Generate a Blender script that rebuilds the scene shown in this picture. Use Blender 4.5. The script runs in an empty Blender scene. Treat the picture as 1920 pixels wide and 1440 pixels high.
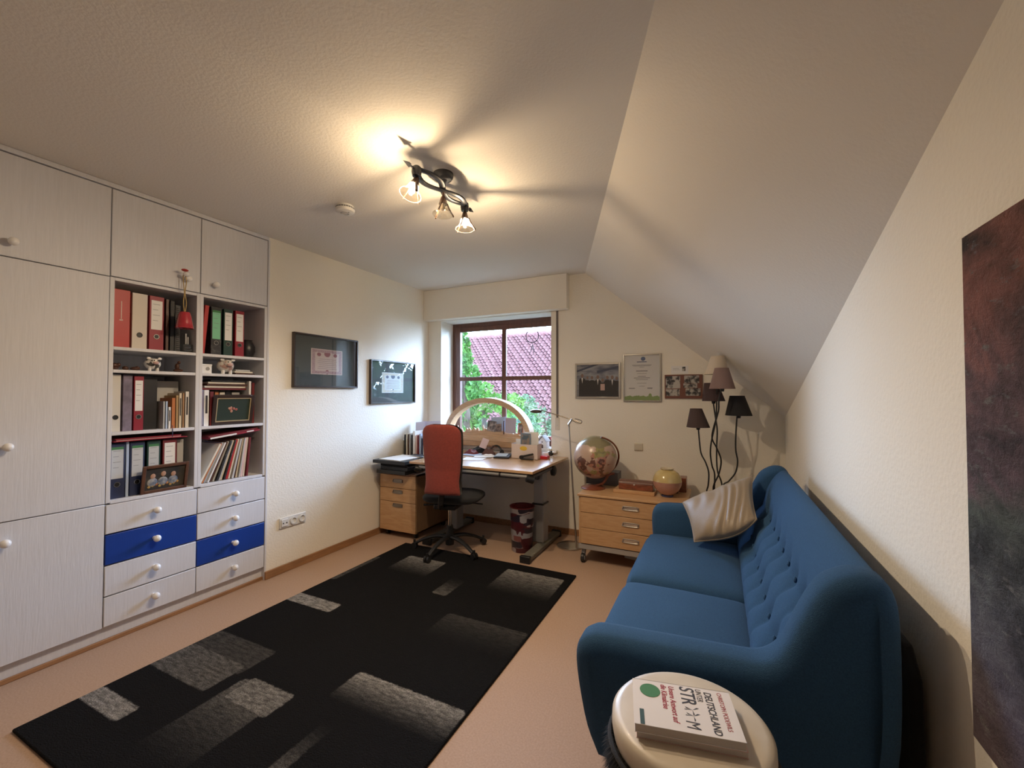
import bpy, math, random
from mathutils import Vector, Matrix, Euler
random.seed(7)
S = bpy.context.scene
COL = S.collection
R = math.radians
pi = math.pi

# ------------------------------------------------------------------ camera
FPX, YAW, PITCH, ROLL, CZ = 802.83, 25.8016, 1.3013, -0.0427, 1.3484
cam = bpy.data.cameras.new('camera')
cam.sensor_fit = 'HORIZONTAL'; cam.sensor_width = 36.0; cam.lens = FPX / 1920 * 36
cam.clip_start = 0.02; cam.clip_end = 500
camo = bpy.data.objects.new('camera', cam); COL.objects.link(camo)
camo.rotation_mode = 'XYZ'
camo.matrix_world = Matrix.Translation((0, 0, CZ)) @ (Matrix.Rotation(R(YAW), 4, 'Z') @ Matrix.Rotation(R(90 + PITCH), 4, 'X') @ Matrix.Rotation(R(-ROLL), 4, 'Z'))
S.camera = camo

# ------------------------------------------------------------------ view + world
S.view_settings.view_transform = 'Standard'; S.view_settings.look = 'None'
S.view_settings.gamma = 1.0; S.view_settings.use_curve_mapping = False
S.view_settings.exposure = 0.12
S.cycles.max_bounces = 10; S.cycles.diffuse_bounces = 6; S.cycles.glossy_bounces = 4
S.cycles.transmission_bounces = 6; S.cycles.transparent_max_bounces = 12
S.cycles.caustics_reflective = False; S.cycles.caustics_refractive = False
S.cycles.sample_clamp_indirect = 6
SKY_STRENGTH = 52.0
W = bpy.data.worlds.new('sky'); S.world = W; W.use_nodes = True
wn = W.node_tree.nodes; wl = W.node_tree.links
bg = wn['Background']; bg.inputs[1].default_value = SKY_STRENGTH
tc = wn.new('ShaderNodeTexCoord'); sep = wn.new('ShaderNodeSeparateXYZ'); rp = wn.new('ShaderNodeValToRGB')
wl.new(tc.outputs['Generated'], sep.inputs[0]); wl.new(sep.outputs['Z'], rp.inputs[0]); 
# hazy bright sky on the far (sun) side low over the roofs, dimmer blue overhead and behind the house
mr_ = wn.new('ShaderNodeMapRange'); mr_.interpolation_type = 'SMOOTHSTEP'; mr_.inputs[1].default_value = .10; mr_.inputs[2].default_value = .55; mr_.inputs[3].default_value = .13; mr_.inputs[4].default_value = 1.
wl.new(sep.outputs['Y'], mr_.inputs[0])
vs_ = wn.new('ShaderNodeVectorMath'); vs_.operation = 'SCALE'; wl.new(rp.outputs[0], vs_.inputs[0]); wl.new(mr_.outputs[0], vs_.inputs['Scale']); wl.new(vs_.outputs[0], bg.inputs[0])
rp.color_ramp.elements[0].position = 0.08; rp.color_ramp.elements[0].color = (.68, .88, 1.22, 1)
rp.color_ramp.elements[1].position = 0.6; rp.color_ramp.elements[1].color = (.12, .145, .19, 1)
_e = rp.color_ramp.elements.new(.34); _e.color = (.45, .66, 1.05, 1)

# daylight portal in the window opening (only guides sampling of the sky)
pl = bpy.data.lights.new('window_portal', 'AREA'); pl.shape = 'RECTANGLE'; pl.size = 1.30; pl.size_y = 1.34
pl.cycles.is_portal = True
plo = bpy.data.objects.new('window_portal', pl); COL.objects.link(plo)
plo.location = (-2.13, 4.36, 1.49); plo.rotation_euler = (R(-90), 0, 0)

BULB_W = 15.0
SPOT_W = 42.0

# ------------------------------------------------------------------ measuring helper: a ray of the survey camera met with a plane
_rm = camo.matrix_world.to_3x3()
_F = -(_rm @ Vector((0, 0, 1))); _Rt = _rm @ Vector((1, 0, 0)); _U = _rm @ Vector((0, 1, 0))
def on(ax, val, u, v):
    d = _F + (u - 960) / FPX * _Rt - (v - 720) / FPX * _U
    i = 'xyz'.index(ax); c = Vector((0, 0, CZ))
    t = (val - c[i]) / d[i]
    return c + t * d

# ------------------------------------------------------------------ materials
_m = {}
def mat(name, col, rough=.6, metal=0., spec=.5, bump=0., bscale=60., var=0., vscale=8., vstretch=(1, 1, 1), col2=None, coat=0., bstretch=(1, 1, 1), sheen=0., alpha=None, detail=4., lo=.35, hi=.65):
    if name in _m: return _m[name]
    m = bpy.data.materials.new(name); m.use_nodes = True
    nt = m.node_tree; N = nt.nodes; L = nt.links; b = N['Principled BSDF']
    b.inputs['Base Color'].default_value = (*col, 1); b.inputs['Roughness'].default_value = rough
    b.inputs['Metallic'].default_value = metal; b.inputs['Specular IOR Level'].default_value = spec
    b.inputs['Coat Weight'].default_value = coat; b.inputs['Sheen Weight'].default_value = sheen
    t = N.new('ShaderNodeTexCoord')
    if col2 is None and var: col2 = tuple(max(0, c * (1 - var)) for c in col)
    if col2 is not None:
        mp = N.new('ShaderNodeMapping'); mp.inputs['Scale'].default_value = vstretch
        nz = N.new('ShaderNodeTexNoise'); nz.inputs['Scale'].default_value = vscale; nz.inputs['Detail'].default_value = detail
        cr = N.new('ShaderNodeValToRGB'); cr.color_ramp.elements[0].position = lo; cr.color_ramp.elements[1].position = hi
        cr.color_ramp.elements[0].color = (*col2, 1); cr.color_ramp.elements[1].color = (*col, 1)
        L.new(t.outputs['Object'], mp.inputs[0]); L.new(mp.outputs[0], nz.inputs['Vector']); L.new(nz.outputs['Fac'], cr.inputs[0]); L.new(cr.outputs[0], b.inputs['Base Color'])
    if bump:
        mp = N.new('ShaderNodeMapping'); mp.inputs['Scale'].default_value = bstretch
        nz = N.new('ShaderNodeTexNoise'); nz.inputs['Scale'].default_value = bscale; nz.inputs['Detail'].default_value = 3
        bp = N.new('ShaderNodeBump'); bp.inputs['Strength'].default_value = bump; bp.inputs['Distance'].default_value = .01
        L.new(t.outputs['Object'], mp.inputs[0]); L.new(mp.outputs[0], nz.inputs['Vector']); L.new(nz.outputs['Fac'], bp.inputs['Height']); L.new(bp.outputs[0], b.inputs['Normal'])
    _m[name] = m
    return m
def glass(name, tint=(1, 1, 1), gloss=.08, grough=.02, frost=0., edge=.6):
    if name in _m: return _m[name]
    m = bpy.data.materials.new(name); m.use_nodes = True; nt = m.node_tree; N = nt.nodes; L = nt.links
    N.remove(N['Principled BSDF']); out = N['Material Output']
    a = N.new('ShaderNodeBsdfTransparent'); a.inputs[0].default_value = (*tint, 1)
    g = N.new('ShaderNodeBsdfGlossy'); g.inputs['Roughness'].default_value = grough
    lw = N.new('ShaderNodeLayerWeight'); pw = N.new('ShaderNodeMath'); pw.operation = 'POWER'; pw.inputs[1].default_value = 4.
    ma = N.new('ShaderNodeMath'); ma.operation = 'MULTIPLY_ADD'; ma.inputs[1].default_value = edge; ma.inputs[2].default_value = gloss; ma.use_clamp = True
    mx = N.new('ShaderNodeMixShader'); mx2 = N.new('ShaderNodeMixShader'); tr = N.new('ShaderNodeBsdfTranslucent'); tr.inputs[0].default_value = (*tint, 1); mx2.inputs[0].default_value = frost
    L.new(lw.outputs['Facing'], pw.inputs[0]); L.new(pw.outputs[0], ma.inputs[0]); L.new(ma.outputs[0], mx.inputs[0]); L.new(a.outputs[0], mx.inputs[1]); L.new(g.outputs[0], mx.inputs[2])
    L.new(mx.outputs[0], mx2.inputs[1]); L.new(tr.outputs[0], mx2.inputs[2]); L.new(mx2.outputs[0] if frost else mx.outputs[0], out.inputs[0])
    _m[name] = m
    return m
def emis(name, col, st):
    m = bpy.data.materials.new(name); m.use_nodes = True; b = m.node_tree.nodes['Principled BSDF']
    b.inputs['Base Color'].default_value = (*col, 1); b.inputs['Emission Color'].default_value = (*col, 1); b.inputs['Emission Strength'].default_value = st
    return m

WALL = mat('wall_plaster', (.86, .825, .735), .92, bump=.22, bscale=75, spec=.2)
CEIL = mat('ceiling_plaster', (.80, .78, .735), .95, bump=.18, bscale=80, spec=.2)
SLOPE = mat('slope_plaster', (.82, .79, .73), .95, bump=.12, bscale=80, spec=.2)
REVEAL = mat('reveal_paint', (.82, .80, .74), .8)
FLOOR = mat('floor_linoleum', (.47, .325, .235), .62, bump=.08, bscale=300, col2=(.39, .26, .18), vscale=140, lo=.3, hi=.7, spec=.35)
SKIRT = mat('skirting_wood', (.36, .185, .085), .5, var=.3, vscale=6, vstretch=(8, 1, 8))
WHITE = mat('white_stained_wood', (.68, .695, .74), .55, bump=.07, bscale=14, bstretch=(12, 12, .8), var=.05, vscale=12, vstretch=(10, 10, .6))
WHITEIN = mat('white_inside', (.66, .65, .63), .6)
KNOB = mat('white_knob', (.85, .85, .85), .3, coat=.3)
BLUE = mat('blue_lacquer', (.012, .05, .30), .35, bump=.05, bscale=14, bstretch=(12, 12, .8))
FRAMEW = mat('window_wood', (.135, .052, .030), .42, var=.35, vscale=5, vstretch=(8, 8, 1.2))
BEECH = mat('beech_wood', (.58, .36, .19), .42, col2=(.50, .29, .14), vscale=9, vstretch=(1.2, 9, 9), coat=.15)
BEECHV = mat('beech_wood_upright', (.58, .36, .19), .42, col2=(.50, .29, .14), vscale=9, vstretch=(9, 9, 1.2), coat=.15)
DESKTOP = mat('desk_laminate', (.60, .39, .22), .22, col2=(.52, .32, .17), vscale=8, vstretch=(1, 9, 9), coat=.4)
PALEW = mat('pale_arch_wood', (.62, .42, .25), .5, var=.18, vscale=9, vstretch=(1.2, 9, 9))
BLACK = mat('black_plastic', (.012, .012, .013), .45)
BLACKM = mat('black_satin_metal', (.02, .02, .022), .35, metal=.4)
BLACKF = mat('black_fabric', (.012, .012, .014), .95, bump=.3, bscale=500, sheen=.1)
GREYM = mat('grey_painted_steel', (.33, .33, .33), .45, metal=.2)
DARKM = mat('dark_grey_steel', (.06, .06, .065), .4, metal=.3)
STEEL = mat('brushed_steel', (.52, .50, .46), .28, metal=1.)
CHROME = mat('chrome', (.75, .75, .75), .12, metal=1.)
IRON = mat('dark_iron', (.05, .052, .06), .38, metal=.7)
TERRA = mat('terracotta_fabric', (.26, .045, .034), .95, bump=.35, bscale=420, var=.15, vscale=90, sheen=.15)
SOFA = mat('blue_wool', (.034, .095, .195), .95, bump=.4, bscale=480, col2=(.026, .075, .160), vscale=260, sheen=.03, spec=.2)
PILL = mat('beige_satin', (.28, .215, .14), .48, bump=.10, bscale=160, sheen=.3)
PAPER = mat('white_paper', (.80, .80, .79), .8)
CREAM = mat('cream_paper', (.72, .66, .54), .8)
GREYP = mat('grey_paper', (.48, .48, .47), .8)
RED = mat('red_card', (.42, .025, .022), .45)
MAROON = mat('maroon_card', (.26, .012, .028), .45)
DKRED = mat('dark_red_card', (.16, .015, .018), .5)
GREENL = mat('green_label', (.22, .58, .36), .7)
MARBLE = mat('black_marbled_card', (.018, .018, .02), .5, col2=(.07, .07, .07), vscale=40, lo=.3, hi=.45)
NAVY = mat('navy_card', (.02, .03, .08), .5)
PURPG = mat('grey_violet_card', (.22, .18, .24), .6, var=.4, vscale=25)
BROWN = mat('brown_wood_dark', (.09, .035, .018), .4, var=.4, vscale=20, vstretch=(1, 6, 6))
REDWD = mat('reddish_wood', (.26, .075, .035), .35, var=.4, vscale=14, vstretch=(2, 8, 8), coat=.3)
SILVER = mat('silver_frame', (.62, .61, .58), .25, metal=.9)
DKFR = mat('dark_frame', (.035, .022, .02), .3, coat=.3)
SLATE = mat('slate_mount', (.062, .078, .078), .8)
PINK = mat('pale_pink_paper', (.66, .46, .42), .8)
INK = mat('dark_ink', (.04, .04, .05), .7)
INKR = mat('red_ink', (.36, .04, .07), .7)
ORANGE = mat('orange_card', (.50, .17, .05), .6)
YELLOW = mat('yellow_card', (.72, .50, .06), .6)
GREENC = mat('green_print', (.05, .20, .07), .7)
LGREEN = mat('light_green_print', (.28, .40, .16), .7)
SKYB = mat('pale_blue_print', (.42, .52, .68), .7)
BRICKR = mat('bright_red_plastic', (.5, .02, .03), .3)
PANE = glass('window_glass', (.97, .985, .98), .05)
PICG = glass('picture_glass', (.97, .97, .97), .045, .01, 0., .30)
CLEAR = glass('clear_glass', (.95, .93, .88), .10, .03)
SHADEG = glass('frosted_rim_glass', (.95, .92, .86), .10, .05, .14)
CRYST = glass('crystal_block', (.75, .78, .78), .12, .05)

# ------------------------------------------------------------------ geometry helpers
_xf = {}
class G:
    def __init__(s): s.v = []; s.f = []; s.mi = []; s.cur = 0
    def add(s, vs, fs):
        o = len(s.v); s.v += [Vector(p) for p in vs]
        for f in fs: s.f.append([i + o for i in f]); s.mi.append(s.cur)
        return s
    def m(s, i): s.cur = i; return s
    def bb(s, x0, x1, y0, y1, z0, z1):
        return s.add([(x0, y0, z0), (x1, y0, z0), (x1, y1, z0), (x0, y1, z0), (x0, y0, z1), (x1, y0, z1), (x1, y1, z1), (x0, y1, z1)],
                     [(0, 3, 2, 1), (4, 5, 6, 7), (0, 1, 5, 4), (1, 2, 6, 5), (2, 3, 7, 6), (3, 0, 4, 7)])
    def rb(s, c, size, rot=(0, 0, 0)):
        M = Matrix.Translation(c) @ Euler(rot).to_matrix().to_4x4(); a, b, h = [k / 2 for k in size]
        p = [(-a, -b, -h), (a, -b, -h), (a, b, -h), (-a, b, -h), (-a, -b, h), (a, -b, h), (a, b, h), (-a, b, h)]
        return s.add([M @ Vector(q) for q in p], [(0, 3, 2, 1), (4, 5, 6, 7), (0, 1, 5, 4), (1, 2, 6, 5), (2, 3, 7, 6), (3, 0, 4, 7)])
    def tube(s, pts, r, n=10, caps=True, flat=1.):
        pts = [Vector(p) for p in pts]; rr = r if isinstance(r, (list, tuple)) else [r] * len(pts)
        vs = []; up = None
        for i, p in enumerate(pts):
            t = (pts[min(i + 1, len(pts) - 1)] - pts[max(i - 1, 0)]).normalized()
            if up is None:
                up = Vector((0, 0, 1)) if abs(t.z) < .9 else Vector((1, 0, 0))
            a = t.cross(up).normalized(); b = a.cross(t).normalized(); up = b
            for k in range(n):
                th = 2 * pi * k / n
                vs.append(p + rr[i] * (a * math.cos(th) + b * math.sin(th) * flat))
        fs = []
        for i in range(len(pts) - 1):
            for k in range(n):
                k2 = (k + 1) % n; fs.append((i * n + k, i * n + k2, (i + 1) * n + k2, (i + 1) * n + k))
        if caps: fs.append(tuple(range(n))[::-1]); fs.append(tuple(range((len(pts) - 1) * n, len(pts) * n)))
        return s.add(vs, fs)
    def cyl(s, p0, p1, r0, r1=None, n=20, caps=True):
        return s.tube([p0, p1], [r0, r0 if r1 is None else r1], n, caps)
    def lathe(s, prof, c, n=28, axis=None, caps=True):
        c = Vector(c); Q = Matrix.Identity(3) if axis is None else Vector((0, 0, 1)).rotation_difference(Vector(axis).normalized()).to_matrix()
        vs = []
        for r, z in prof:
            for k in range(n):
                th = 2 * pi * k / n; vs.append(c + Q @ Vector((r * math.cos(th), r * math.sin(th), z)))
        fs = []
        for i in range(len(prof) - 1):
            for k in range(n):
                k2 = (k + 1) % n; fs.append((i * n + k, i * n + k2, (i + 1) * n + k2, (i + 1) * n + k))
        if caps: fs.append(tuple(range(n))[::-1]); fs.append(tuple(range((len(prof) - 1) * n, len(prof) * n)))
        return s.add(vs, fs)
    def ball(s, c, r, n=20, sc=(1, 1, 1)):
        c = Vector(c); vs = []; fs = []; h = n // 2
        for i in range(h + 1):
            ph = pi * i / h
            for k in range(n):
                th = 2 * pi * k / n; vs.append(c + Vector((r * sc[0] * math.sin(ph) * math.cos(th), r * sc[1] * math.sin(ph) * math.sin(th), r * sc[2] * math.cos(ph))))
        for i in range(h):
            for k in range(n):
                k2 = (k + 1) % n; fs.append((i * n + k, (i + 1) * n + k, (i + 1) * n + k2, i * n + k2))
        return s.add(vs, fs)
    def prism(s, poly, plane, a0, a1):
        def mk(p, a): return {'xz': (p[0], a, p[1]), 'yz': (a, p[0], p[1]), 'xy': (p[0], p[1], a)}[plane]
        n = len(poly); vs = [mk(p, a0) for p in poly] + [mk(p, a1) for p in poly]
        fs = [tuple(range(n)), tuple(range(n, 2 * n))[::-1]] + [(k, k + n, (k + 1) % n + n, (k + 1) % n) for k in range(n)]
        return s.add(vs, fs)
    def grid(s, nu, nv, fn, wrapu=False):
        vs = [fn(i / (nu if wrapu else nu - 1), j / (nv - 1)) for j in range(nv) for i in range(nu)]; fs = []
        for j in range(nv - 1):
            for i in range(nu if wrapu else nu - 1):
                i2 = (i + 1) % nu; fs.append((j * nu + i, j * nu + i2, (j + 1) * nu + i2, (j + 1) * nu + i))
        return s.add(vs, fs)
    def frame(s, axis, a0, a1, z0, z1, d0, d1, w, wz=None):
        wz = wz or w
        f = (lambda p, q, r, t: s.bb(d0, d1, p, q, r, t)) if axis == 'y' else (lambda p, q, r, t: s.bb(p, q, d0, d1, r, t))
        f(a0, a0 + w, z0, z1); f(a1 - w, a1, z0, z1); f(a0 + w, a1 - w, z0, z0 + wz); f(a0 + w, a1 - w, z1 - wz, z1)
        return s
    def build(s, name, m, parent=None, smooth=35, bevel=0., seg=2, sub=0, local=False, origin=None):
        me = bpy.data.meshes.new(name)
        ms = m if isinstance(m, (list, tuple)) else [m]
        vs = s.v
        if parent is not None and not local: vs = [_xf[parent.name] @ p for p in vs]
        loc = None
        if parent is None:
            if origin is None:
                xs = [p.x for p in vs]; ys = [p.y for p in vs]; zs = [p.z for p in vs]
                origin = ((min(xs) + max(xs)) / 2, (min(ys) + max(ys)) / 2, min(zs))
            loc = Vector(origin); vs = [p - loc for p in vs]
        me.from_pydata([tuple(p) for p in vs], [], s.f); me.update()
        for k in ms: me.materials.append(k)
        if len(ms) > 1: me.polygons.foreach_set('material_index', s.mi)
        import bmesh
        b = bmesh.new(); b.from_mesh(me); bmesh.ops.recalc_face_normals(b, faces=b.faces); b.to_mesh(me); b.free()
        if smooth:
            me.polygons.foreach_set('use_smooth', [True] * len(me.polygons)); me.set_sharp_from_angle(angle=R(smooth))
        o = bpy.data.objects.new(name, me); COL.objects.link(o)
        if parent is not None:
            o.parent = parent; _xf[o.name] = _xf[parent.name]
        else:
            o.location = loc; _xf[o.name] = Matrix.Translation(-loc)
        if bevel:
            bm = o.modifiers.new('b', 'BEVEL'); bm.width = bevel; bm.segments = seg; bm.limit_method = 'ANGLE'; bm.angle_limit = R(40)
        if sub:
            sm = o.modifiers.new('s', 'SUBSURF'); sm.levels = sub; sm.render_levels = sub
        return o
def tag(o, label, cat, group=None, kind=None):
    if kind: o['kind'] = kind
    if label: o['label'] = label
    if cat: o['category'] = cat
    if group: o['group'] = group
    return o
def thing(name, label, cat, loc=(0, 0, 0), rz=0, group=None):
    o = bpy.data.objects.new(name, None); COL.objects.link(o); o.location = loc; o.rotation_euler = (0, 0, rz); o.empty_display_size = .1
    _xf[o.name] = (Matrix.Translation(loc) @ Matrix.Rotation(rz, 4, 'Z')).inverted()
    return tag(o, label, cat, group)
def struct(g, name, m, **k):
    o = g.build(name, m, **k); o['kind'] = 'structure'; return o
def spline(pts, n=8):
    P = [Vector(p) for p in pts]; P = [2 * P[0] - P[1]] + P + [2 * P[-1] - P[-2]]; out = []
    for i in range(1, len(P) - 2):
        for k in range(n):
            t = k / n; a, b, c, d = P[i - 1:i + 3]
            out.append(.5 * ((2 * b) + (c - a) * t + (2 * a - 5 * b + 4 * c - d) * t * t + (3 * b - a - 3 * c + d) * t ** 3))
    out.append(P[-2]); return out
def text(body, size, m, parent, M, name='lettering', ext=.0004, shear=0, space=1., align='LEFT', xs=1., bold=0.):
    c = bpy.data.curves.new(name, 'FONT'); c.body = body; c.size = size; c.extrude = ext; c.shear = shear; c.space_character = space; c.align_x = align; c.offset = bold
    c.materials.append(m)
    tmp = bpy.data.objects.new(name + '_curve', c); COL.objects.link(tmp); bpy.context.view_layer.update()
    me = bpy.data.meshes.new_from_object(tmp.evaluated_get(bpy.context.evaluated_depsgraph_get())); bpy.data.objects.remove(tmp); me.name = name
    o = bpy.data.objects.new(name, me); COL.objects.link(o); o.parent = parent
    o.matrix_local = _xf[parent.name] @ M @ Matrix.Diagonal((xs, 1, 1, 1)); return o

# ------------------------------------------------------------------ room shell
XL, YF, XR, H, YB = -2.976, 3.965, .465, 2.5, -3.6
EX, EA, DS = -1.1408, R(20.143), R(41.5219)
nx, ny, gs = math.cos(EA), math.sin(EA), math.tan(DS)
def zs(x, y): return H - gs * ((x - EX) * nx + (y - YF) * ny)
tE = math.tan(EA)
yE = YF - (XR - EX) / tE           # where the slope's upper edge meets the right wall
struct(G().bb(XL - .6, XR + .1, YB - .1, YF + .42, -.1, 0), 'floor', FLOOR)
struct(G().prism([(XL - .65, YB - .1), (XR + .1, YB - .1), (XR + .1, yE), (XR, yE), (EX, YF), (EX, YF + .4), (XL - .65, YF + .4)], 'xy', H, H + .1), 'ceiling', CEIL, smooth=0)
g = G()   # sloped ceiling, a slab with thickness
A, B, C_ = (EX, YF + .0), (XR + .0, YF), (XR, yE)
def ext(p, d): return p
pts = [(EX, YF), (EX - tE * .1, YF + .1), (XR + .1, YF + .1), (XR + .1, yE - .1 / tE)]
low = [(x, y, zs(x, y)) for x, y in pts]; up = [(x + .05, y + .02, zs(x, y) + .12) for x, y in pts]
g.add(low + up, [(0, 1, 2, 3), (7, 6, 5, 4), (0, 4, 5, 1), (1, 5, 6, 2), (2, 6, 7, 3), (3, 7, 4, 0)])
o = struct(g, 'ceiling_slope', SLOPE, smooth=0)
# right wall with sloping top
struct(G().prism([(YB, 0), (YF + .1, 0), (YF + .1, zs(XR, YF + .1)), (YF, zs(XR, YF)), (yE, H), (YB, H)], 'yz', XR, XR + .1), 'wall_right', WALL, smooth=0)
struct(G().bb(XL - .1, XR + .1, YB - .1, YB, 0, H), 'wall_back', WALL, smooth=0)
# left wall: beside the fitted cupboards, and the stretch nearer than them
WY0, WY1 = .684, 2.036
struct(G().bb(XL - .1, XL, WY1, YF + .4, 0, H).bb(XL - .1, XL, YB, WY0, 0, H).bb(XL - .62, XL - .60, WY0 - .1, WY1 + .1, 0, H).bb(XL - .6, XL - .1, WY1 + .004, WY1 + .05, 0, H).bb(XL - .6, XL - .1, WY0 - .05, WY0 - .004, 0, H), 'wall_left', WALL, smooth=0)
# far wall with window opening
OX0, OX1, OZ0, OZ1, YW = -2.805, -1.482, .80, 2.162, 4.20
g = G()
g.bb(XL - .1, OX0, YF, YF + .4, 0, H).bb(OX0, OX1, YF, YF + .4, 0, OZ0 - .03).bb(OX0, OX1, YF, YF + .4, OZ1, H)
g.bb(OX1, EX, YF, YF + .4, 0, H)
g.prism([(EX, 0), (XR + .1, 0), (XR + .1, zs(XR + .1, YF)), (EX, H)], 'xz', YF, YF + .4)
struct(g, 'wall_far', WALL, smooth=0)
# roller shutter box over the window
struct(G().bb(XL + .001, -1.298, YF - .09, YF - .001, OZ1 + .002, H - .001), 'trim_1', WALL, bevel=.004)
# sill
struct(G().bb(OX0 - .0, OX1 + .06, YF - .035, YW, OZ0 - .03, OZ0), 'trim_2', mat('stone_sill', (.70, .68, .63), .35), bevel=.005)
# reveal lining, painted lighter
struct(G().bb(OX0, OX0 + .006, YF - .001, YW, OZ0, OZ1).bb(OX0, OX1, YF - .001, YW, OZ1 - .006, OZ1).bb(OX1 - .006, OX1, YF - .001, YW, OZ0, OZ1), 'trim_3', REVEAL)
# skirting
struct(G().bb(XL, XL + .016, WY1, YF, 0, .058), 'baseboard_left', SKIRT, bevel=.003)
struct(G().bb(XL, XR, YF - .016, YF, 0, .058), 'baseboard_far', SKIRT, bevel=.003)
struct(G().bb(XR - .016, XR, YB, YF, 0, .058), 'baseboard_right', SKIRT, bevel=.003)
# paint line / mastic strip along the foot of the left wall
# window
wf = G().frame('x', OX0 + .006, OX1 + .16 - .12, OZ0, OZ1, YW, YW + .05, .055).build('window_1', FRAMEW, bevel=.004); wf['kind'] = 'structure'
sx0, sx1, sz0, sz1 = OX0 + .058, OX1 - .02, OZ0 + .052, OZ1 - .052
sash = G().frame('x', sx0, sx1, sz0, sz1, YW - .012, YW + .04, .055, .05)
mx = on('y', YW, 945.5, 610).x; bz = on('y', YW, 1000, 708.5).z
sash.bb(mx - .026, mx + .026, YW - .010, YW + .018, sz0 + .05, sz1 - .05).bb(sx0 + .05, sx1 - .05, YW - .008, YW + .017, bz - .022, bz + .022)
sash.build('window_sash', FRAMEW, wf, bevel=.004)
G().bb(sx0 + .03, sx1 - .03, YW + .012, YW + .016, sz0 + .03, sz1 - .03).build('window_pane', PANE, wf)
struct(G().bb(OX0 - .1, OX0 + .03, YW + .051, YF + .4, OZ0 - .05, OZ1).bb(OX0, OX1, YW + .051, YF + .48, OZ0 - .06, OZ0 - .01), 'trim_4', REVEAL)
# belt of the shutter
tag(G().bb(-1.434, -1.412, YF - .004, YF - .001, 1.115, OZ1 + .0).build('shutter_belt', mat('grey_webbing', (.16, .14, .13), .8, bump=.2, bscale=400)), 'grey shutter belt hanging down the wall beside the window', 'belt')
beltp = thing('belt_winder', 'flat cream belt winder plate under the shutter belt', 'plate', (-1.423, YF, 1.05))
G().bb(-1.445, -1.400, YF - .006, YF, .995, 1.115).build('cover_plate', mat('cream_plastic', (.66, .60, .48), .4), beltp, bevel=.003)
G().cyl((-1.423, YF - .009, 1.04), (-1.423, YF - .005, 1.04), .004).build('screw', STEEL, beltp)

# ------------------------------------------------------------------ outside
struct(G().bb(-60, 40, 5.5, 70, -3.0, -2.8), 'ground', mat('lawn_green', (.12, .15, .08), .9, var=.4, vscale=2))
def roof():
    root = thing('house', 'neighbouring house with a red pantiled roof seen through the window', 'house', (-10.8, 24, -2.8))
    top = [on('y', 22, 866, 636), on('y', 22, 1034, 624)]
    zr = (top[0].z + top[1].z) / 2; y0 = 22.; sl = R(43)
    x0, x1 = -17.5, 3.8; rows, cols, tw = 34, 109, 21.3 / 109
    rl = .245
    TILE = mat('clay_pantile', (.60, .34, .34), .7, col2=(.50, .25, .25), vscale=1.2, vstretch=(3, 3, 3))
    g = G(); ns = 6
    for r_ in range(rows):
        s0, s1 = r_ * rl, (r_ + 1) * rl + .03
        vs = []; n = cols * ns + 1
        for s_, lift in ((s0, .0), (s1, .06)):
            for k in range(n):
                x = x0 + (x1 - x0) * k / (n - 1); ph = (k % ns) / ns
                hgt = .045 * math.sin(2 * pi * ph) + (.03 if ph < .2 else 0) + lift + (.01 * ((k // ns * 7 + r_ * 3) % 5))
                vs.append((x, y0 - s_ * math.cos(sl) - hgt * math.sin(sl), zr - s_ * math.sin(sl) + hgt * math.cos(sl)))
        for k in range(n - 1):
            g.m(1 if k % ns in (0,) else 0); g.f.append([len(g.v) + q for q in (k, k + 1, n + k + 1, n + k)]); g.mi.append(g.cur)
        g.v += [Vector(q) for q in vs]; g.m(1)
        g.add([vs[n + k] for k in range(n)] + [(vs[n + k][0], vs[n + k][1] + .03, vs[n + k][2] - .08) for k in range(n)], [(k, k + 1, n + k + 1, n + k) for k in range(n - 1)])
    g.build('roof', [TILE, mat('tile_joint_shade', (.11, .05, .06), .9)], root, smooth=50)  # dark second slot paints the shade of tile gaps and risers into the colour
    G().bb(x0 + .3, x1 - .3, y0 - 5.4, y0 + 6, -2.8, zr - 5.6).build('wall', mat('render_white', (.7, .68, .62), .9), root)
    G().tube([(x0, y0, zr + .05), (x1, y0, zr + .05)], .11, 10).build('ridge', TILE, root)
    return root
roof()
LEAF = [mat('leaf_light', (.20, .42, .07), .6, col2=(.09, .25, .04), vscale=5), mat('leaf_mid', (.16, .33, .10), .6, col2=(.07, .19, .05), vscale=5), mat('leaf_pale', (.30, .42, .28), .6, col2=(.14, .27, .12), vscale=5), mat('leaf_conifer', (.12, .30, .05), .6, col2=(.05, .16, .03), vscale=5)]
BARK = mat('bark', (.10, .07, .05), .9)
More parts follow.
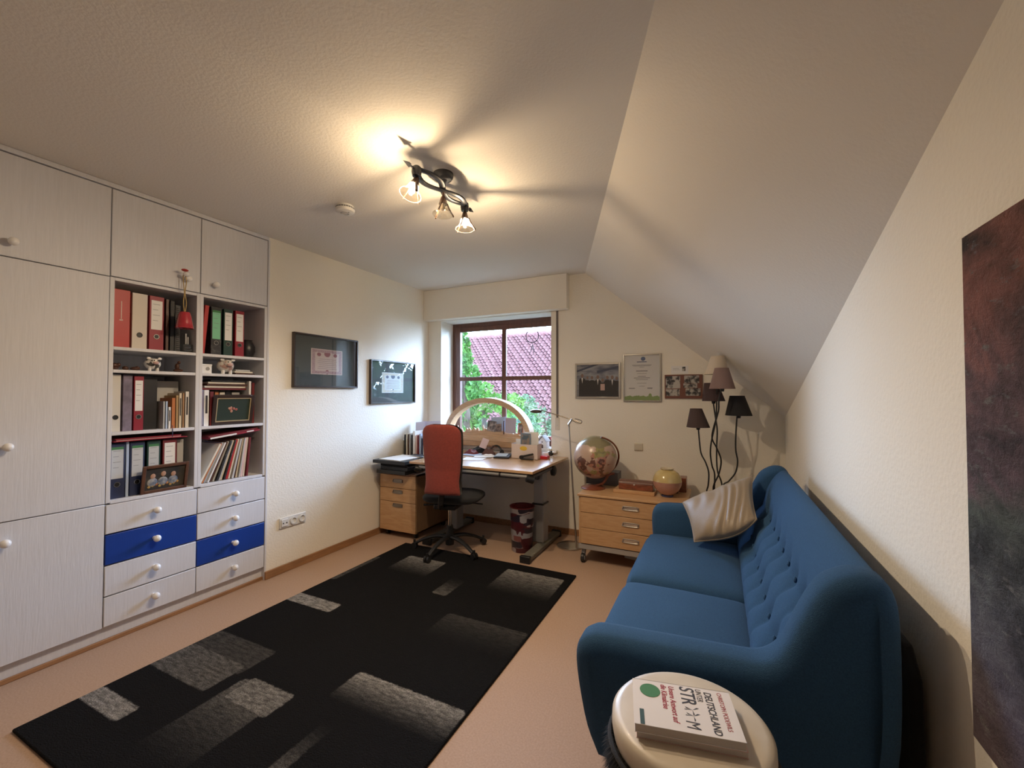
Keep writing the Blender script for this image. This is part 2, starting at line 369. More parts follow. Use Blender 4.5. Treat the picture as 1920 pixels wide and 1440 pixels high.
def tree(name, label, c, rad, m, n=2600, leaf=.09, cone=False, group='greenery outside the window'):
    root = thing(name, label, 'tree' if 'tree' in name else 'shrub', (c[0], c[1], -2.8), 0, group)
    g = G(); rn = random.Random(int(abs(c[0] * 100 + c[1] * 10)))
    cl = []
    for k in range(26):
        while True:
            p = Vector([rn.uniform(-1, 1) for _ in range(3)])
            if p.length < 1: break
        if cone: p.x *= (1 - p.z) * .55 + .08; p.y *= (1 - p.z) * .55 + .08
        cl.append((p, rn.uniform(.18, .34)))
    for k in range(n):
        p, r_ = rn.choice(cl); d = Vector([rn.gauss(0, 1) for _ in range(3)]).normalized() * r_ * rn.uniform(.7, 1.05)
        if cone: d *= .6
        q = Vector((c[0] + rad[0] * (p.x + d.x), c[1] + rad[1] * (p.y + d.y), c[2] + rad[2] * (p.z + d.z)))
        a = Vector([rn.gauss(0, 1) for _ in range(3)]).normalized(); b = a.cross(Vector([rn.gauss(0, 1) for _ in range(3)])).normalized()
        l = leaf * rn.uniform(.6, 1.3)
        g.add([q - a * l * .5, q + b * l * .28, q + a * l * .5, q - b * l * .28], [(0, 1, 2, 3)])
    g.build('foliage', m, root, smooth=0)
    G().tube([(c[0], c[1], -2.8), (c[0] + .1, c[1], c[2] - rad[2] * .3), (c[0], c[1], c[2] + rad[2] * .5)], [.14, .1, .04], 8).build('trunk', BARK, root)
pA = on('y', 7.2, 876, 700); tree('conifer_tree', 'tall bright green conifer at the window edge', (pA.x - .08, 7.2, .95), (.62, .5, 1.9), LEAF[3], 4200, .13, True)
pB = on('y', 9.4, 905, 790); tree('leafy_shrub', 'bright green leafy shrub behind the candle arch', (pB.x, 9.4, pB.z - .2), (1.2, .8, 1.05), LEAF[0], 4200, .13)
pC = on('y', 12.0, 960, 800); tree('leafy_shrub', 'mid green shrub in the lower right window pane', (pC.x, 12.0, pC.z - .4), (1.2, .8, .9), LEAF[1], 3000, .12)
tree('leafy_tree', 'broad green tree mirrored in the glass of the smaller certificate', (4.6, 12.4, .9), (3.6, 1.5, 2.9), LEAF[1], 14000, .30)
pD = on('y', 14.6, 1020, 805); tree('leafy_shrub', 'pale grey-green shrub beside the right edge of the window', (pD.x, 14.6, pD.z - .1), (1.55, 1., 1.25), LEAF[2], 3800, .15)

# ------------------------------------------------------------------ fitted cupboards
DT = .020
def knob(y, z, parent, x=XL):
    G().lathe([(.010, 0), (.008, .012), (.012, .020), (.0185, .027), (.0195, .034), (.016, .042), (.008, .047), (.001, .048)], (x, y, z), 20, (1, 0, 0)).build('knob', KNOB, parent)
def door(parent, y0, y1, z0, z1, ky, kz, name='door'):
    d = G().bb(XL - DT, XL, y0 + .002, y1 - .002, z0 + .002, z1 - .002).build(name, WHITE, parent, bevel=.003)
    if ky is not None: knob(ky, kz, d)
def drawer(parent, y0, y1, z0, z1, m=None, lab=None):
    d = G().bb(XL - DT, XL + .002, y0 + .002, y1 - .002, z0 + .003, z1 - .003).build('drawer', m or WHITE, parent, bevel=.003)
    if lab: d['label'] = lab
    G().bb(XL - .50, XL - DT - .001, y0 + .03, y1 - .03, z0 + .02, z1 - .03).build('drawer_box', WHITEIN, d)
    knob((y0 + y1) / 2, (z0 + z1) / 2 + .005, d, XL + .002)
CY = [.684, 1.134, 1.584, 2.034]
XB = XL - .56
# tall cupboard
c1 = thing('tall_cupboard', 'tall white stained cupboard with three plain doors, nearest the camera', 'cupboard', (XL - .28, .909, 0))
G().bb(XB, XL - DT - .002, CY[0], CY[0] + .018, .09, 2.49).bb(XB, XL - DT - .002, CY[1] - .018, CY[1], .09, 2.49).bb(XB, XB + .01, CY[0], CY[1], .09, 2.49).bb(XB, XL - DT - .002, CY[0], CY[1], .09, .108).bb(XB, XL - .021, CY[0], CY[1], 2.472, 2.49).bb(XB, XL - .03, CY[0] + .02, CY[1] - .02, .74, .758).build('carcass', WHITE, c1)
door(c1, CY[0], CY[1], .09, .752, CY[0] + .085, .66)
door(c1, CY[0], CY[1], .752, 1.985, CY[0] + .085, 1.10)
door(c1, CY[0], CY[1], 1.985, 2.472, CY[0] + .085, 2.055)
G().bb(XB, XL - .028, CY[0], CY[1], 0, .088).build('plinth', WHITE, c1)
def shelfunit(y0, y1, label, knoby, rz):
    c = thing('shelf_cupboard', label, 'cupboard', (XL - .28, (y0 + y1) / 2, 0))
    xb = XL - .36
    g = G().bb(XB, XL, y0, y0 + .020, .755, 1.985).bb(XB, XL, y1 - .020, y1, .755, 1.985)
    g.bb(XB, XL - DT - .002, y0, y0 + .018, .09, .754).bb(XB, XL - DT - .002, y1 - .018, y1, .09, .754).bb(XB, XL - DT - .002, y0, y0 + .018, 1.986, 2.49).bb(XB, XL - DT - .002, y1 - .018, y1, 1.986, 2.49)
    g.bb(XB, XB + .01, y0, y1, .09, 2.49).bb(XB, XL - DT - .002, y0, y1, .09, .108).bb(XB, XL - .021, y0, y1, 2.472, 2.49)
    g.bb(xb - .01, xb, y0 + .02, y1 - .02, .765, 1.965)
    g.build('carcass', WHITE, c, bevel=.0015)
    for z in (.748, 1.118, 1.462, 1.588, 1.968):
        G().bb(XB + .01, XL - .001, y0 + .0202, y1 - .0202, z, z + .018).build('shelf', WHITE, c, bevel=.002)
    door(c, y0, y1, 1.988, 2.472, knoby, 2.058)
    for k, (a, b) in enumerate(rz):
        drawer(c, y0, y1, a, b, BLUE if BLUEK[k] else None, 'blue drawer front' if BLUEK[k] else None)
    G().bb(XB, XL - .028, y0, y1, 0, .088).build('plinth', WHITE, c)
    return c
BLUEK = (0, 1, 0, 0)
shelfunit(CY[1], CY[2], 'white open-shelf cupboard in the middle, one blue drawer second from top', CY[2] - .085, [(.586, .748), (.420, .586), (.254, .420), (.092, .254)])
BLUEK = (0, 0, 1, 0)
shelfunit(CY[2], CY[3], 'white open-shelf cupboard next to the bare wall, blue drawer third from top', CY[2] + .078, [(.586, .748), (.420, .586), (.254, .420), (.092, .254)])
struct(G().bb(XL - .03, XL + .006, WY0, WY1 + .004, H - .026, H - .001).bb(XL - .05, XL + .004, WY1 - .002, WY1 + .012, .0, H - .026), 'trim_5', WHITE, bevel=.002)
struct(G().bb(XL - .028, XL - .012, WY0, WY1, 0, .022), 'baseboard_cupboard', SKIRT, bevel=.003)

# ------------------------------------------------------------------ things on the shelves
Z1, Z2, Z3, Z4, ZT = .766, 1.136, 1.480, 1.606, 1.966
FX = XL - .035
def binder(y0, y1, z0, h, m, label, lab=None, lz=(.45, .94), hole=True, ring=STEEL, group='lever arch files on the shelves', lean=0, front=FX, head=None):
    o = thing('ring_binder', label, 'binder', (front - .14, (y0 + y1) / 2, z0), 0, group)
    rot = Matrix.Translation((0, y0, z0)) @ Matrix.Rotation(-lean, 4, 'X') @ Matrix.Translation((0, -y0, -z0))
    def T(g):
        if lean: g.v = [rot @ p for p in g.v]
        return g
    w = y1 - y0
    T(G().bb(front - .27, front, y0 + .002, y0 + .006, z0, z0 + h).bb(front - .27, front, y1 - .006, y1 - .002, z0, z0 + h).bb(front - .004, front, y0 + .003, y1 - .003, z0, z0 + h)).build('cover', m, o, bevel=.0015)
    T(G().bb(front - .25, front - .03, y0 + .010, y1 - .012, z0 + .01, z0 + h - .012)).build('papers', CREAM, o)
    zc = z0 + h * .25
    if lab is not None:
        T(G().bb(front, front + .0008, y0 + w * .14, y1 - w * .14, z0 + h * lz[0], z0 + h * lz[1])).build('spine_label', lab, o)
        ln = G()
        for k in range(4): ln.bb(front + .0008, front + .0012, y0 + w * .24, y1 - w * (.3 + .12 * (k % 2)), z0 + h * (lz[1] - .075 - k * .1), z0 + h * (lz[1] - .068 - k * .1))
        T(ln).build('writing_lines', mat('pencil_grey', (.22, .22, .24), .8), o)  # grey bars standing in for handwriting on the spine label
        if head is not None: T(G().bb(front + .0008, front + .0012, y0 + w * .14, y1 - w * .14, z0 + h * (lz[1] - .045), z0 + h * lz[1])).build('label_header', head, o)
    if hole:
        rr = min(.013, w * .24); cy = (y0 + y1) / 2
        pts = [(front + .001, cy + rr * math.cos(a), zc + rr * math.sin(a)) for a in [2 * pi * k / 18 for k in range(19)]]
        T(G().tube(pts, .0018, 6, False)).build('finger_ring', ring, o)
        T(G().cyl((front - .001, cy, zc), (front + .0006, cy, zc), rr * .92, n=18)).build('finger_hole', BLACK, o)
    return o
def slab(name, cat, m, x0, x1, y0, y1, z0, z1, label, group=None, lean=0, rz=0, page=None, bevel=.0012):
    g = G().bb(x0, x1, y0, y1, z0, z1)
    if lean or rz:
        Q = Matrix.Translation((x0, y0, z0)) @ Matrix.Rotation(-lean, 4, 'X') @ Matrix.Rotation(rz, 4, 'Z') @ Matrix.Translation((-x0, -y0, -z0)); g.v = [Q @ p for p in g.v]
    return tag(g.build(name, m, bevel=bevel), label, cat, group)
def book(y0, y1, z0, h, d, m, label, group, lean=0, front=None, page=CREAM, band=None):
    f = FX - .005 if front is None else front
    o = thing('book', label, 'book', (f - d / 2, (y0 + y1) / 2, z0), 0, group)
    rot = Matrix.Translation((0, y0, z0)) @ Matrix.Rotation(-lean, 4, 'X') @ Matrix.Translation((0, -y0, -z0))
    g = G().bb(f - d, f, y0, y0 + .0015, z0, z0 + h).bb(f - d, f, y1 - .0015, y1, z0, z0 + h).bb(f - .0015, f, y0, y1, z0, z0 + h)
    p = G().bb(f - d + .003, f - .0016, y0 + .0016, y1 - .0016, z0 + .003, z0 + h - .003)
    gg = [('cover', g, m), ('pages', p, page)]
    if band is not None: gg.append(('spine_title', G().bb(f, f + .0005, y0 + (y1 - y0) * .3, y1 - (y1 - y0) * .3, z0 + h * .35, z0 + h * .85), band))
    for n, q, mm in gg:
        if lean: q.v = [rot @ v for v in q.v]
        q.build(n, mm, o)
    return o
# top shelf, middle cupboard
o = binder(1.158, 1.240, Z4, .325, RED, 'bright red box file at the end of the top shelf', hole=False)
G().bb(FX, FX + .0008, 1.196, 1.201, Z4 + .16, Z4 + .26).bb(FX, FX + .0008, 1.19, 1.206, Z4 + .15, Z4 + .158).build('embossed_mark', PINK, o)
binder(1.246, 1.322, Z4, .320, mat('ivory_card', (.62, .57, .50), .5), 'ivory file with a bare spine on the top shelf', ring=BLACK)
binder(1.328, 1.405, Z4, .320, MAROON, 'maroon file with a tall white label beside the ivory file', PAPER, (.38, .92))
book(1.415, 1.432, Z4, .315, .24, BROWN, 'dark brown tall book on the top shelf behind the bell', 'tall dark books')
book(1.438, 1.462, Z4, .31, .22, BLACK, 'black tall book between the brown book and the spiral album', 'tall dark books')
o = thing('spiral_album', 'black spiral bound album standing on the top shelf', 'album', (FX - .15, 1.485, Z4))
G().bb(FX - .24, FX - .012, 1.468, 1.496, Z4, Z4 + .29).build('cover', BLACK, o)
g = G()
for k in range(22):
    z = Z4 + .02 + k * .012; g.tube([(FX - .008 + .007 * math.cos(a), 1.482 + .009 * math.sin(a), z) for a in [2 * pi * q / 8 for q in range(9)]], .0012, 4, False)
g.build('spiral', GREYM, o)
o = thing('award_block', 'clear glass award block with a grey figure, below the red bell', 'trophy', (XL - .05, 1.535, Z4))
G().bb(XL - .075, XL - .03, 1.506, 1.562, Z4, Z4 + .052).build('block', CRYST, o, bevel=.002)
G().bb(XL - .062, XL - .045, 1.524, 1.534, Z4 + .052, Z4 + .12).bb(XL - .062, XL - .045, 1.536, 1.545, Z4 + .052, Z4 + .10).build('figure', GREYM, o, bevel=.002)
G().bb(XL - .029, XL - .0285, 1.512, 1.556, Z4 + .012, Z4 + .018).bb(XL - .029, XL - .0285, 1.512, 1.545, Z4 + .026, Z4 + .031).build('engraving', INK, o)
# top shelf, right cupboard
binder(1.606, 1.634, Z4, .322, RED, 'slim red folder leaning on the divider of the top shelf', hole=False, lean=R(4.5))
binder(1.668, 1.738, Z4, .318, MARBLE, 'black marbled file with a mint green label', GREENL, (.33, .93), head=GREENC)
binder(1.748, 1.812, Z4, .315, mat('bottle_green_card', (.01, .045, .035), .5), 'bottle green file with a handwritten white label', PAPER, (.33, .93))
binder(1.824, 1.890, Z4, .318, MAROON, 'maroon file with a white label beside the black pot', PAPER, (.33, .93))
o = thing('stone_pot', 'round black pot on the top shelf next to the wall', 'pot', (XL - .10, 1.955, Z4))
G().lathe([(.02, 0), (.04, .012), (.052, .045), (.05, .08), (.036, .11), (.03, .122), (.034, .128), (.03, .127), (.027, .118), (.03, .1), (.0, .09)], (XL - .10, 1.952, Z4), 28).build('pot_body', mat('black_glaze', (.015, .015, .017), .35, coat=.2), o)
# narrow shelf
def cow(c, sc, label, white, patch, name='cow_figurine'):
    o = thing(name, label, 'figurine', c, 0, 'small animal ornaments')
    x, y, z = c
    g = G().ball((x, y, z + .042 * sc), .034 * sc, 20, (1.0, 1.15, .95))
    g.ball((x + .022 * sc, y, z + .052 * sc), .022 * sc, 16, (.9, 1.1, .9))
    g.build('body', patch, o)
    G().ball((x + .040 * sc, y, z + .046 * sc), .010 * sc, 12, (.8, 1.5, .9)).build('muzzle', mat('muzzle_pink', (.55, .36, .33), .5), o)
    for s in (-1, 1):
        G().cyl((x + .012 * sc, y + s * .018 * sc, z), (x + .012 * sc, y + s * .018 * sc, z + .02 * sc), .008 * sc, n=10).build('leg', white, o)
        G().ball((x + .02 * sc, y + s * .026 * sc, z + .072 * sc), .009 * sc, 10, (.5, 1.2, .8)).build('ear', white, o)
        G().ball((x + .041 * sc, y + s * .009 * sc, z + .060 * sc), .0032 * sc, 8).build('eye', BLACK, o)
CERW = mat('white_ceramic', (.74, .72, .68), .25, coat=.4)
COWP = mat('spotted_ceramic', (.72, .70, .66), .28, col2=(.06, .06, .05), vscale=38, lo=.42, hi=.46, coat=.4, detail=1)
COWG = mat('silvery_ceramic', (.62, .58, .52), .3, col2=(.40, .24, .20), vscale=30, lo=.38, hi=.48, coat=.4, detail=1)
cow((XL - .055, 1.358, Z3), 1.05, 'spotted round cow figurine alone on the narrow shelf', CERW, COWP)
cow((XL - .055, 1.775, Z3), 1.35, 'pale round cow money box between white box and papers', CERW, COWG)
def lump(name, label, cat, c, parts, m, group='dark trinkets on the narrow shelf'):
    o = thing(name, label, cat, c, 0, group)
    for k, (dx, dy, dz, r_, sc) in enumerate(parts):
        G().ball((c[0] + dx, c[1] + dy, c[2] + dz), r_, 14, sc).build(['base', 'body', 'head', 'top'][min(k, 3)], m, o)
lump('carved_figure', 'dark carved little figure on the narrow shelf right of the cow', 'figurine', (XL - .07, 1.50, Z3), [(0, 0, .012, .022, (1, 1.2, .5)), (0, -.006, .035, .014, (1, .8, 1.6)), (0, .004, .062, .009, (1, 1, 1.1))], BROWN)
lump('carved_elephant', 'dark brown carved animal at the near end of the narrow shelf', 'figurine', (XL - .08, 1.19, Z3), [(0, 0, .011, .02, (1, 1, .5)), (0, 0, .026, .016, (1, 1.2, .9)), (0, .02, .03, .009, (1, 1, 1.3))], BROWN)
lump('stone_egg', 'small dark stone egg between two carvings on narrow shelf', 'stone', (XL - .08, 1.24, Z3), [(0, 0, .013, .015, (1, 1, .8))], BROWN)
lump('shell', 'ribbed dark shell beside the spotted cow', 'shell', (XL - .08, 1.285, Z3), [(0, 0, .012, .018, (1, 1.3, .6)), (0, .01, .018, .012, (1, 1, .8))], BROWN)
o = thing('gift_box', 'small white card box on the narrow shelf by the divider', 'box', (XL - .06, 1.64, Z3))
G().bb(XL - .09, XL - .03, 1.609, 1.675, Z3, Z3 + .05).build('box_body', PAPER, o, bevel=.001)
G().bb(XL - .092, XL - .028, 1.607, 1.677, Z3 + .05, Z3 + .06).build('lid', PAPER, o, bevel=.001)
G().lathe([(.006, 0), (.012, .0006)], (XL - .0295, 1.65, Z3 + .03), 14, (1, 0, 0)).build('seal', SILVER, o)
for k, (m, y0, y1, rz, nm) in enumerate([(BROWN, 1.83, 1.965, .06, 'brown card wallet at the bottom of the papers on the narrow shelf'), (CREAM, 1.825, 1.95, -.08, 'cream envelope in the small pile on the narrow shelf'), (GREYP, 1.83, 1.93, .1, 'grey folded letter topmost of the narrow shelf pile')]):
    slab('letter', 'letter', m, XL - .17, XL - .03, y0, y1, Z3 + k * .012 + .0005, Z3 + k * .012 + .011, nm, 'letters on the narrow shelf', rz=0)
# third shelf left
binder(1.158, 1.206, Z2, .318, mat('ivory_card2', (.60, .56, .48), .5), 'ivory file with maroon edges on the third shelf', None, ring=BLACK)
binder(1.212, 1.258, Z2, .318, PURPG, 'grey violet marbled file on the third shelf', None, hole=False)
binder(1.262, 1.312, Z2, .312, MAROON, 'maroon file with short white label on the third shelf', PAPER, (.36, .92))
binder(1.320, 1.392, Z2, .308, BLACK, 'plain black file in the middle of the third shelf', hole=False, front=FX - .03)
for k, (a, b, h, m, lb) in enumerate([(1.405, 1.416, .165, GREYP, 'thin grey booklet next to the black file'), (1.418, 1.430, .165, SKYB, 'thin pale blue booklet in the row of small books'), (1.433, 1.447, .13, PAPER, 'shortest white booklet in the row of small books'),
    (1.450, 1.470, .185, ORANGE, 'brick orange paperback in the row of small books'), (1.472, 1.487, .20, mat('ochre_card', (.42, .28, .13), .6), 'ochre paperback between orange and cream books'), (1.489, 1.505, .215, CREAM, 'cream paperback in the row of small books'),
    (1.507, 1.520, .215, mat('tan_card', (.36, .22, .13), .6), 'tan paperback second from the divider'), (1.523, 1.545, .225, PAPER, 'thick white paperback touching the divider'), ]):
    book(a, b, Z2, h, .14, m, lb, 'small books on the third shelf', front=FX + .005, band=INK if k in (2, 5, 7) else None)
slab('photo_album', 'album', GREYP, XL - .33, XL - .16, 1.40, 1.548, Z2, Z2 + .29, 'grey album standing behind the small books')
slab('bookmark_ribbon', 'ribbon', NAVY, XL + .0002, XL + .0012, 1.440, 1.444, Z2 - .05, Z2 + .02, 'dark ribbon hanging over the edge of the third shelf')
# third shelf right
book(1.607, 1.634, Z2, .30, .2, MAROON, 'maroon album behind the white-spined book by the divider', 'books behind the picture', front=FX - .03)
book(1.636, 1.668, Z2, .235, .2, PAPER, 'white-spined book left of the framed flower picture', 'books behind the picture', band=INK)
book(1.672, 1.697, Z2, .225, .2, DKRED, 'dark red book right of the white-spined book', 'books behind the picture')
for k, (a, b, m, lb) in enumerate([(1.70, 1.73, BROWN, 'brown book behind the flower picture'), (1.733, 1.76, ORANGE, 'orange-topped book behind the flower picture'), (1.764, 1.80, CREAM, 'cream book behind the flower picture'), (1.804, 1.84, BLACK, 'black book behind the flower picture'), (1.845, 1.90, GREYP, 'grey book behind the flower picture')]):
    book(a, b, Z2, .222 + .004 * (k % 2), .2, m, lb, 'books behind the picture', front=FX - .06)
for k, (m, lb) in enumerate([(DKRED, 'dark red flat book lowest of the lying books'), (CREAM, 'cream flat book second of the lying books'), (BROWN, 'brown flat book third of the lying books'), (CREAM, 'pale flat album topmost but one of the lying books'), (BLACK, 'black thin folder on top of the lying books')]):
    slab('flat_book', 'book', m, XL - .28, XL - .06 + .006 * (k % 3), 1.635 + .012 * k, 1.925 - .01 * (k % 2), Z2 + .237 + k * .0135, Z2 + .237 + k * .0135 + .0125, lb, 'books lying flat on the upright books')
book(1.930, 1.948, Z2, .30, .22, PAPER, 'tall white book right of the flower picture', 'tall books at the cupboard side')
book(1.952, 1.972, Z2, .29, .22, DKRED, 'tall dark red book against the cupboard side', 'tall books at the cupboard side')
def picframe(name, label, y0, y1, z0, h, x, lean, mfr, mpic, wfr, inner=None, extra=None, rz=0):
    o = thing(name, label, 'picture', (x, (y0 + y1) / 2, z0), rz)
    def T(g):
        Q = Matrix.Rotation(-lean, 4, 'Y'); g.v = [Q @ p for p in g.v]; return g
    w = (y1 - y0) / 2
    T(G().frame('y', -w, w, 0, h, -.012, 0, wfr)).build('frame', mfr, o, bevel=.002, local=True)
    if inner: T(G().frame('y', -w + wfr, w - wfr, wfr, h - wfr, -.010, -.003, .006)).build('inner_border', inner, o, local=True)
    T(G().bb(-.011, -.009, -w + wfr, w - wfr, wfr, h - wfr)).build('print', mpic, o, local=True)
    if extra: extra(o, T, w, h)
    return o
def flowers(o, T, w, h):
    g = G(); rn = random.Random(3)
    for k in range(9): g.ball((-.0085, rn.uniform(-.03, .03), h * .5 + rn.uniform(-.012, .014)), rn.uniform(.006, .010), 10, (.12, 1, 1))
    T(g).build('painted_flowers', mat('flower_paint', (.55, .33, .22), .6, col2=(.35, .05, .04), vscale=60), o, local=True)
picframe('flower_picture', 'dark framed small picture of flowers on the third shelf', 1.682, 1.955, Z2, .205, XL - .035, R(-8), DKFR, mat('dark_green_print', (.02, .035, .022), .5), .022, mat('gold_line', (.75, .62, .38), .35, metal=.6), flowers)
# bottom shelf left
for (a, b, m, lz, lb) in [(1.158, 1.232, NAVY, (.36, .93), 'black file with grey label nearest the tall cupboard, bottom shelf'), (1.250, 1.322, NAVY, (.36, .93), 'black file with grey label half hidden by the family picture'), (1.330, 1.400, mat('bottle_green_card', (0, 0, 0)), (.30, .93), 'green-black file behind the family picture'), (1.408, 1.486, DKRED, (.30, .93), 'brown-red file with pale label on the bottom shelf')]:
    binder(a, b, Z1, .305, m, lb, mat('grey_label', (.52, .54, .55), .7) if a < 1.35 else PAPER, lz, head=GREENC if a < 1.4 else None)
slab('folder', 'folder', SKYB, FX - .25, FX, 1.234, 1.247, Z1, Z1 + .31, 'thin pale blue folder between two black files')
slab('folder', 'folder', GREYP, FX - .27, FX - .03, 1.50, 1.535, Z1, Z1 + .295, 'grey folder next to the divider on the bottom shelf')
o = thing('document_folder', 'red folder lying on top of the files, bottom shelf', 'folder', (XL - .15, 1.33, Z1 + .308))
G().bb(XL - .29, XL - .012, 1.170, 1.53, Z1 + .3125, Z1 + .318).bb(XL - .29, XL - .020, 1.18, 1.50, Z1 + .324, Z1 + .330).build('cover', MAROON, o, bevel=.001)
G().bb(XL - .28, XL - .025, 1.185, 1.50, Z1 + .318, Z1 + .324).build('papers', PINK, o)
def family(o, T, w, h):
    g = G(); 
    for k in range(3): g.ball((-.0085, -w + .055 + k * .052, h * .60 + .008 * (k % 2)), .013, 12, (.12, 1, 1.2))
    T(g).build('painted_faces', mat('skin_paint', (.46, .27, .18), .7), o, local=True)
    g = G()
    for k in range(3): g.ball((-.0088, -w + .055 + k * .052, h * .38), .026, 12, (.08, 1, 1))
    T(g).build('painted_clothes', mat('cloth_paint', (.42, .42, .40), .7, col2=(.08, .12, .2), vscale=40), o, local=True)
    g = G()
    for k in range(9): g.ball((-.0084, -w + .04 + k * .018, h * .22 + .006 * (k % 3)), .008, 8, (.1, 1, 1))
    T(g).build('painted_fruit', mat('fruit_paint', (.50, .42, .10), .7, col2=(.4, .1, .05), vscale=50), o, local=True)
picframe('family_picture', 'brown framed picture of three faces leaning on the files', 1.292, 1.528, Z1, .165, XL - .008, R(-10), mat('walnut_frame', (.13, .06, .035), .4, var=.3, vscale=20), mat('dark_painting', (.06, .05, .035), .6, col2=(.02, .02, .02), vscale=20), .017, None, family, rz=0)
# bottom shelf right: leaning magazines
mc = [(CREAM, 'cream'), (ORANGE, 'orange'), (SKYB, 'pale blue'), (PAPER, 'white'), (BROWN, 'dark brown'), (GREYP, 'grey'), (MARBLE, 'black'), (GREYP, 'mid grey'), (CREAM, 'sand'), (MARBLE, 'soot black'), (RED, 'red'), (PAPER, 'bright white'), (GREYP, 'stone grey'), (BROWN, 'cocoa'), (CREAM, 'ivory'), (GREYP, 'ash grey'), (PINK, 'pale pink'), (PAPER, 'chalk white'), (DKRED, 'dark red')]
ordn = 'first second third fourth fifth sixth seventh eighth ninth tenth eleventh twelfth thirteenth fourteenth fifteenth sixteenth seventeenth eighteenth nineteenth'.split()
y = 1.607
for k, (m, cn) in enumerate(mc):
    ln = R(27 - k * 1.25)
    tk = [.012, .007, .010, .008, .014, .011][k % 6]
    g = G().bb(XL - .235, XL - .025 - .006 * (k % 3), 0, tk, .002, .272)
    Q = Matrix.Translation((0, y + .0, Z1 + tk * math.sin(ln) * 1.0)) @ Matrix.Rotation(-ln, 4, 'X'); g.v = [Q @ p for p in g.v]
    tag(g.build('magazine', m, bevel=.001), f'{cn} spined magazine, {ordn[k]} from the divider in the leaning row', 'magazine', 'leaning magazines on the bottom shelf')
    y += tk / math.cos(ln) + .0060
    if y > 1.93: break
o = thing('document_folder', 'red folder with white stripe lying on the magazines', 'folder', (XL - .15, 1.83, Z1 + .29))
Q = Matrix.Translation((0, 1.66, Z1 + .282)) @ Matrix.Rotation(R(6), 4, 'X')
for n, g, m in (('cover', G().bb(XL - .28, XL - .005, 0, .335, 0, .012), MAROON), ('papers', G().bb(XL - .27, XL - .02, .0, .33, .012, .022), DKRED), ('white_stripe', G().bb(XL - .0048, XL - .003, -.0, .17, .002, .012), PAPER), ('tab', G().bb(XL - .0048, XL - .003, .24, .29, .004, .012), PAPER)):
    g.v = [Q @ p for p in g.v]; g.build(n, m, o)
# bell hanging from the knob of the middle top door
o = thing('hanging_bell', 'red ceramic bell hanging by a cord from the top door knob', 'ornament', (XL + .06, 1.47, 1.73))
bx = XL + .052
G().lathe([(.012, .098), (.026, .094), (.034, .07), (.040, .03), (.046, .0), (.050, -.004), (.044, -.004), (.036, .03), (.028, .075), (.0, .085)], (bx, 1.470, 1.748), 28).build('bell_body', mat('red_ceramic', (.36, .02, .035), .2, coat=.6), o)
G().ball((bx, 1.470, 1.745), .009, 12).build('clapper', REDWD, o)
g = G(); 
for s in (-1, 1): g.tube(spline([(bx, 1.470 + s * .002, 1.845), (bx, 1.470 + s * .008, 1.90), (bx - .004, 1.470 + s * .002, 1.96), (bx - .008, 1.472 + s * .008, 2.03), (bx - .01, 1.470 + s * .006, 2.07)], 5), .0028, 6)
g.build('cord', mat('straw_cord', (.42, .30, .12), .8), o)
G().ball((bx + .004, 1.472, 2.075), .016, 12, (1, 1.1, .8)).build('white_ribbon', PAPER, o)
G().ball((bx + .006, 1.464, 2.098), .016, 12, (1, 1.2, .5)).build('red_flower', RED, o)

# ------------------------------------------------------------------ left wall pictures, sockets, ceiling bits
def cert(o, x, y0, y1, z0, z1, base, ink, orn):
    G().bb(x, x + .0006, y0, y1, z0, z1).build('document', base, o)
    w = y1 - y0; h = z1 - z0
    G().frame('y', y0 + w * .03, y1 - w * .03, z0 + h * .035, z1 - h * .035, x + .0006, x + .0009, w * .09, h * .10).build('engraved_border', orn, o)
    g = G().ball((x + .0008, y0 + w * .5, z0 + h * .82), h * .15, 16, (.003, 1, .8))
    g.ball((x + .0008, y0 + w * .5, z0 + h * .10), h * .09, 16, (.003, 1, 1))
    for s in (.24, .76): g.ball((x + .0008, y0 + w * s, z0 + h * .78), h * .09, 14, (.003, 1.1, .8))
    g.build('vignettes', ink, o)
    g = G()
    for k in range(6): g.bb(x + .0007, x + .0010, y0 + w * (.2 + .02 * (k % 3)), y1 - w * (.18 + .03 * (k % 2)), z0 + h * (.22 + k * .075), z0 + h * (.235 + k * .075))
    g.build('writing_lines', mat('soft_ink', (.28, .24, .24), .8), o)
for nm, lab, y0, y1, z0, z1, d0, d1, e0, e1, bs, ik, orn in (('share_certificate', 'large dark framed picture with a small pink certificate', 2.235, 2.886, 1.398, 1.828, 2.403, 2.722, 1.507, 1.718, mat('rose_paper', (.60, .50, .45), .8), mat('rose_ink', (.28, .10, .12), .8), mat('rose_border', (.36, .22, .24), .8, col2=(.5, .38, .38), vscale=90)),
                                             ('share_certificate', 'smaller dark framed certificate near the window corner', 3.050, 3.705, 1.250, 1.674, 3.213, 3.528, 1.356, 1.558, mat('pale_blue_paper', (.60, .64, .62), .8), mat('blue_ink', (.14, .16, .22), .8), mat('orange_border', (.56, .50, .36), .8, col2=(.60, .60, .55), vscale=70))):
    o = thing(nm, lab, 'picture', (XL, (y0 + y1) / 2, z0), 0, 'dark framed certificates')
    G().frame('y', y0, y1, z0, z1, XL + .001, XL + .030, .013).build('frame', DKFR, o, bevel=.002)
    G().bb(XL + .002, XL + .010, y0 + .012, y1 - .012, z0 + .012, z1 - .012).build('mount', SLATE, o)
    cert(o, XL + .010, d0, d1, e0, e1, bs, ik, orn)
    G().bb(XL + .019, XL + .021, y0 + .013, y1 - .013, z0 + .013, z1 - .013).build('glass', PICG, o)
o = thing('socket_panel', 'white three-gang socket panel low on the left wall', 'socket', (XL, 2.26, .335))
SW = mat('socket_white', (.74, .74, .72), .35)
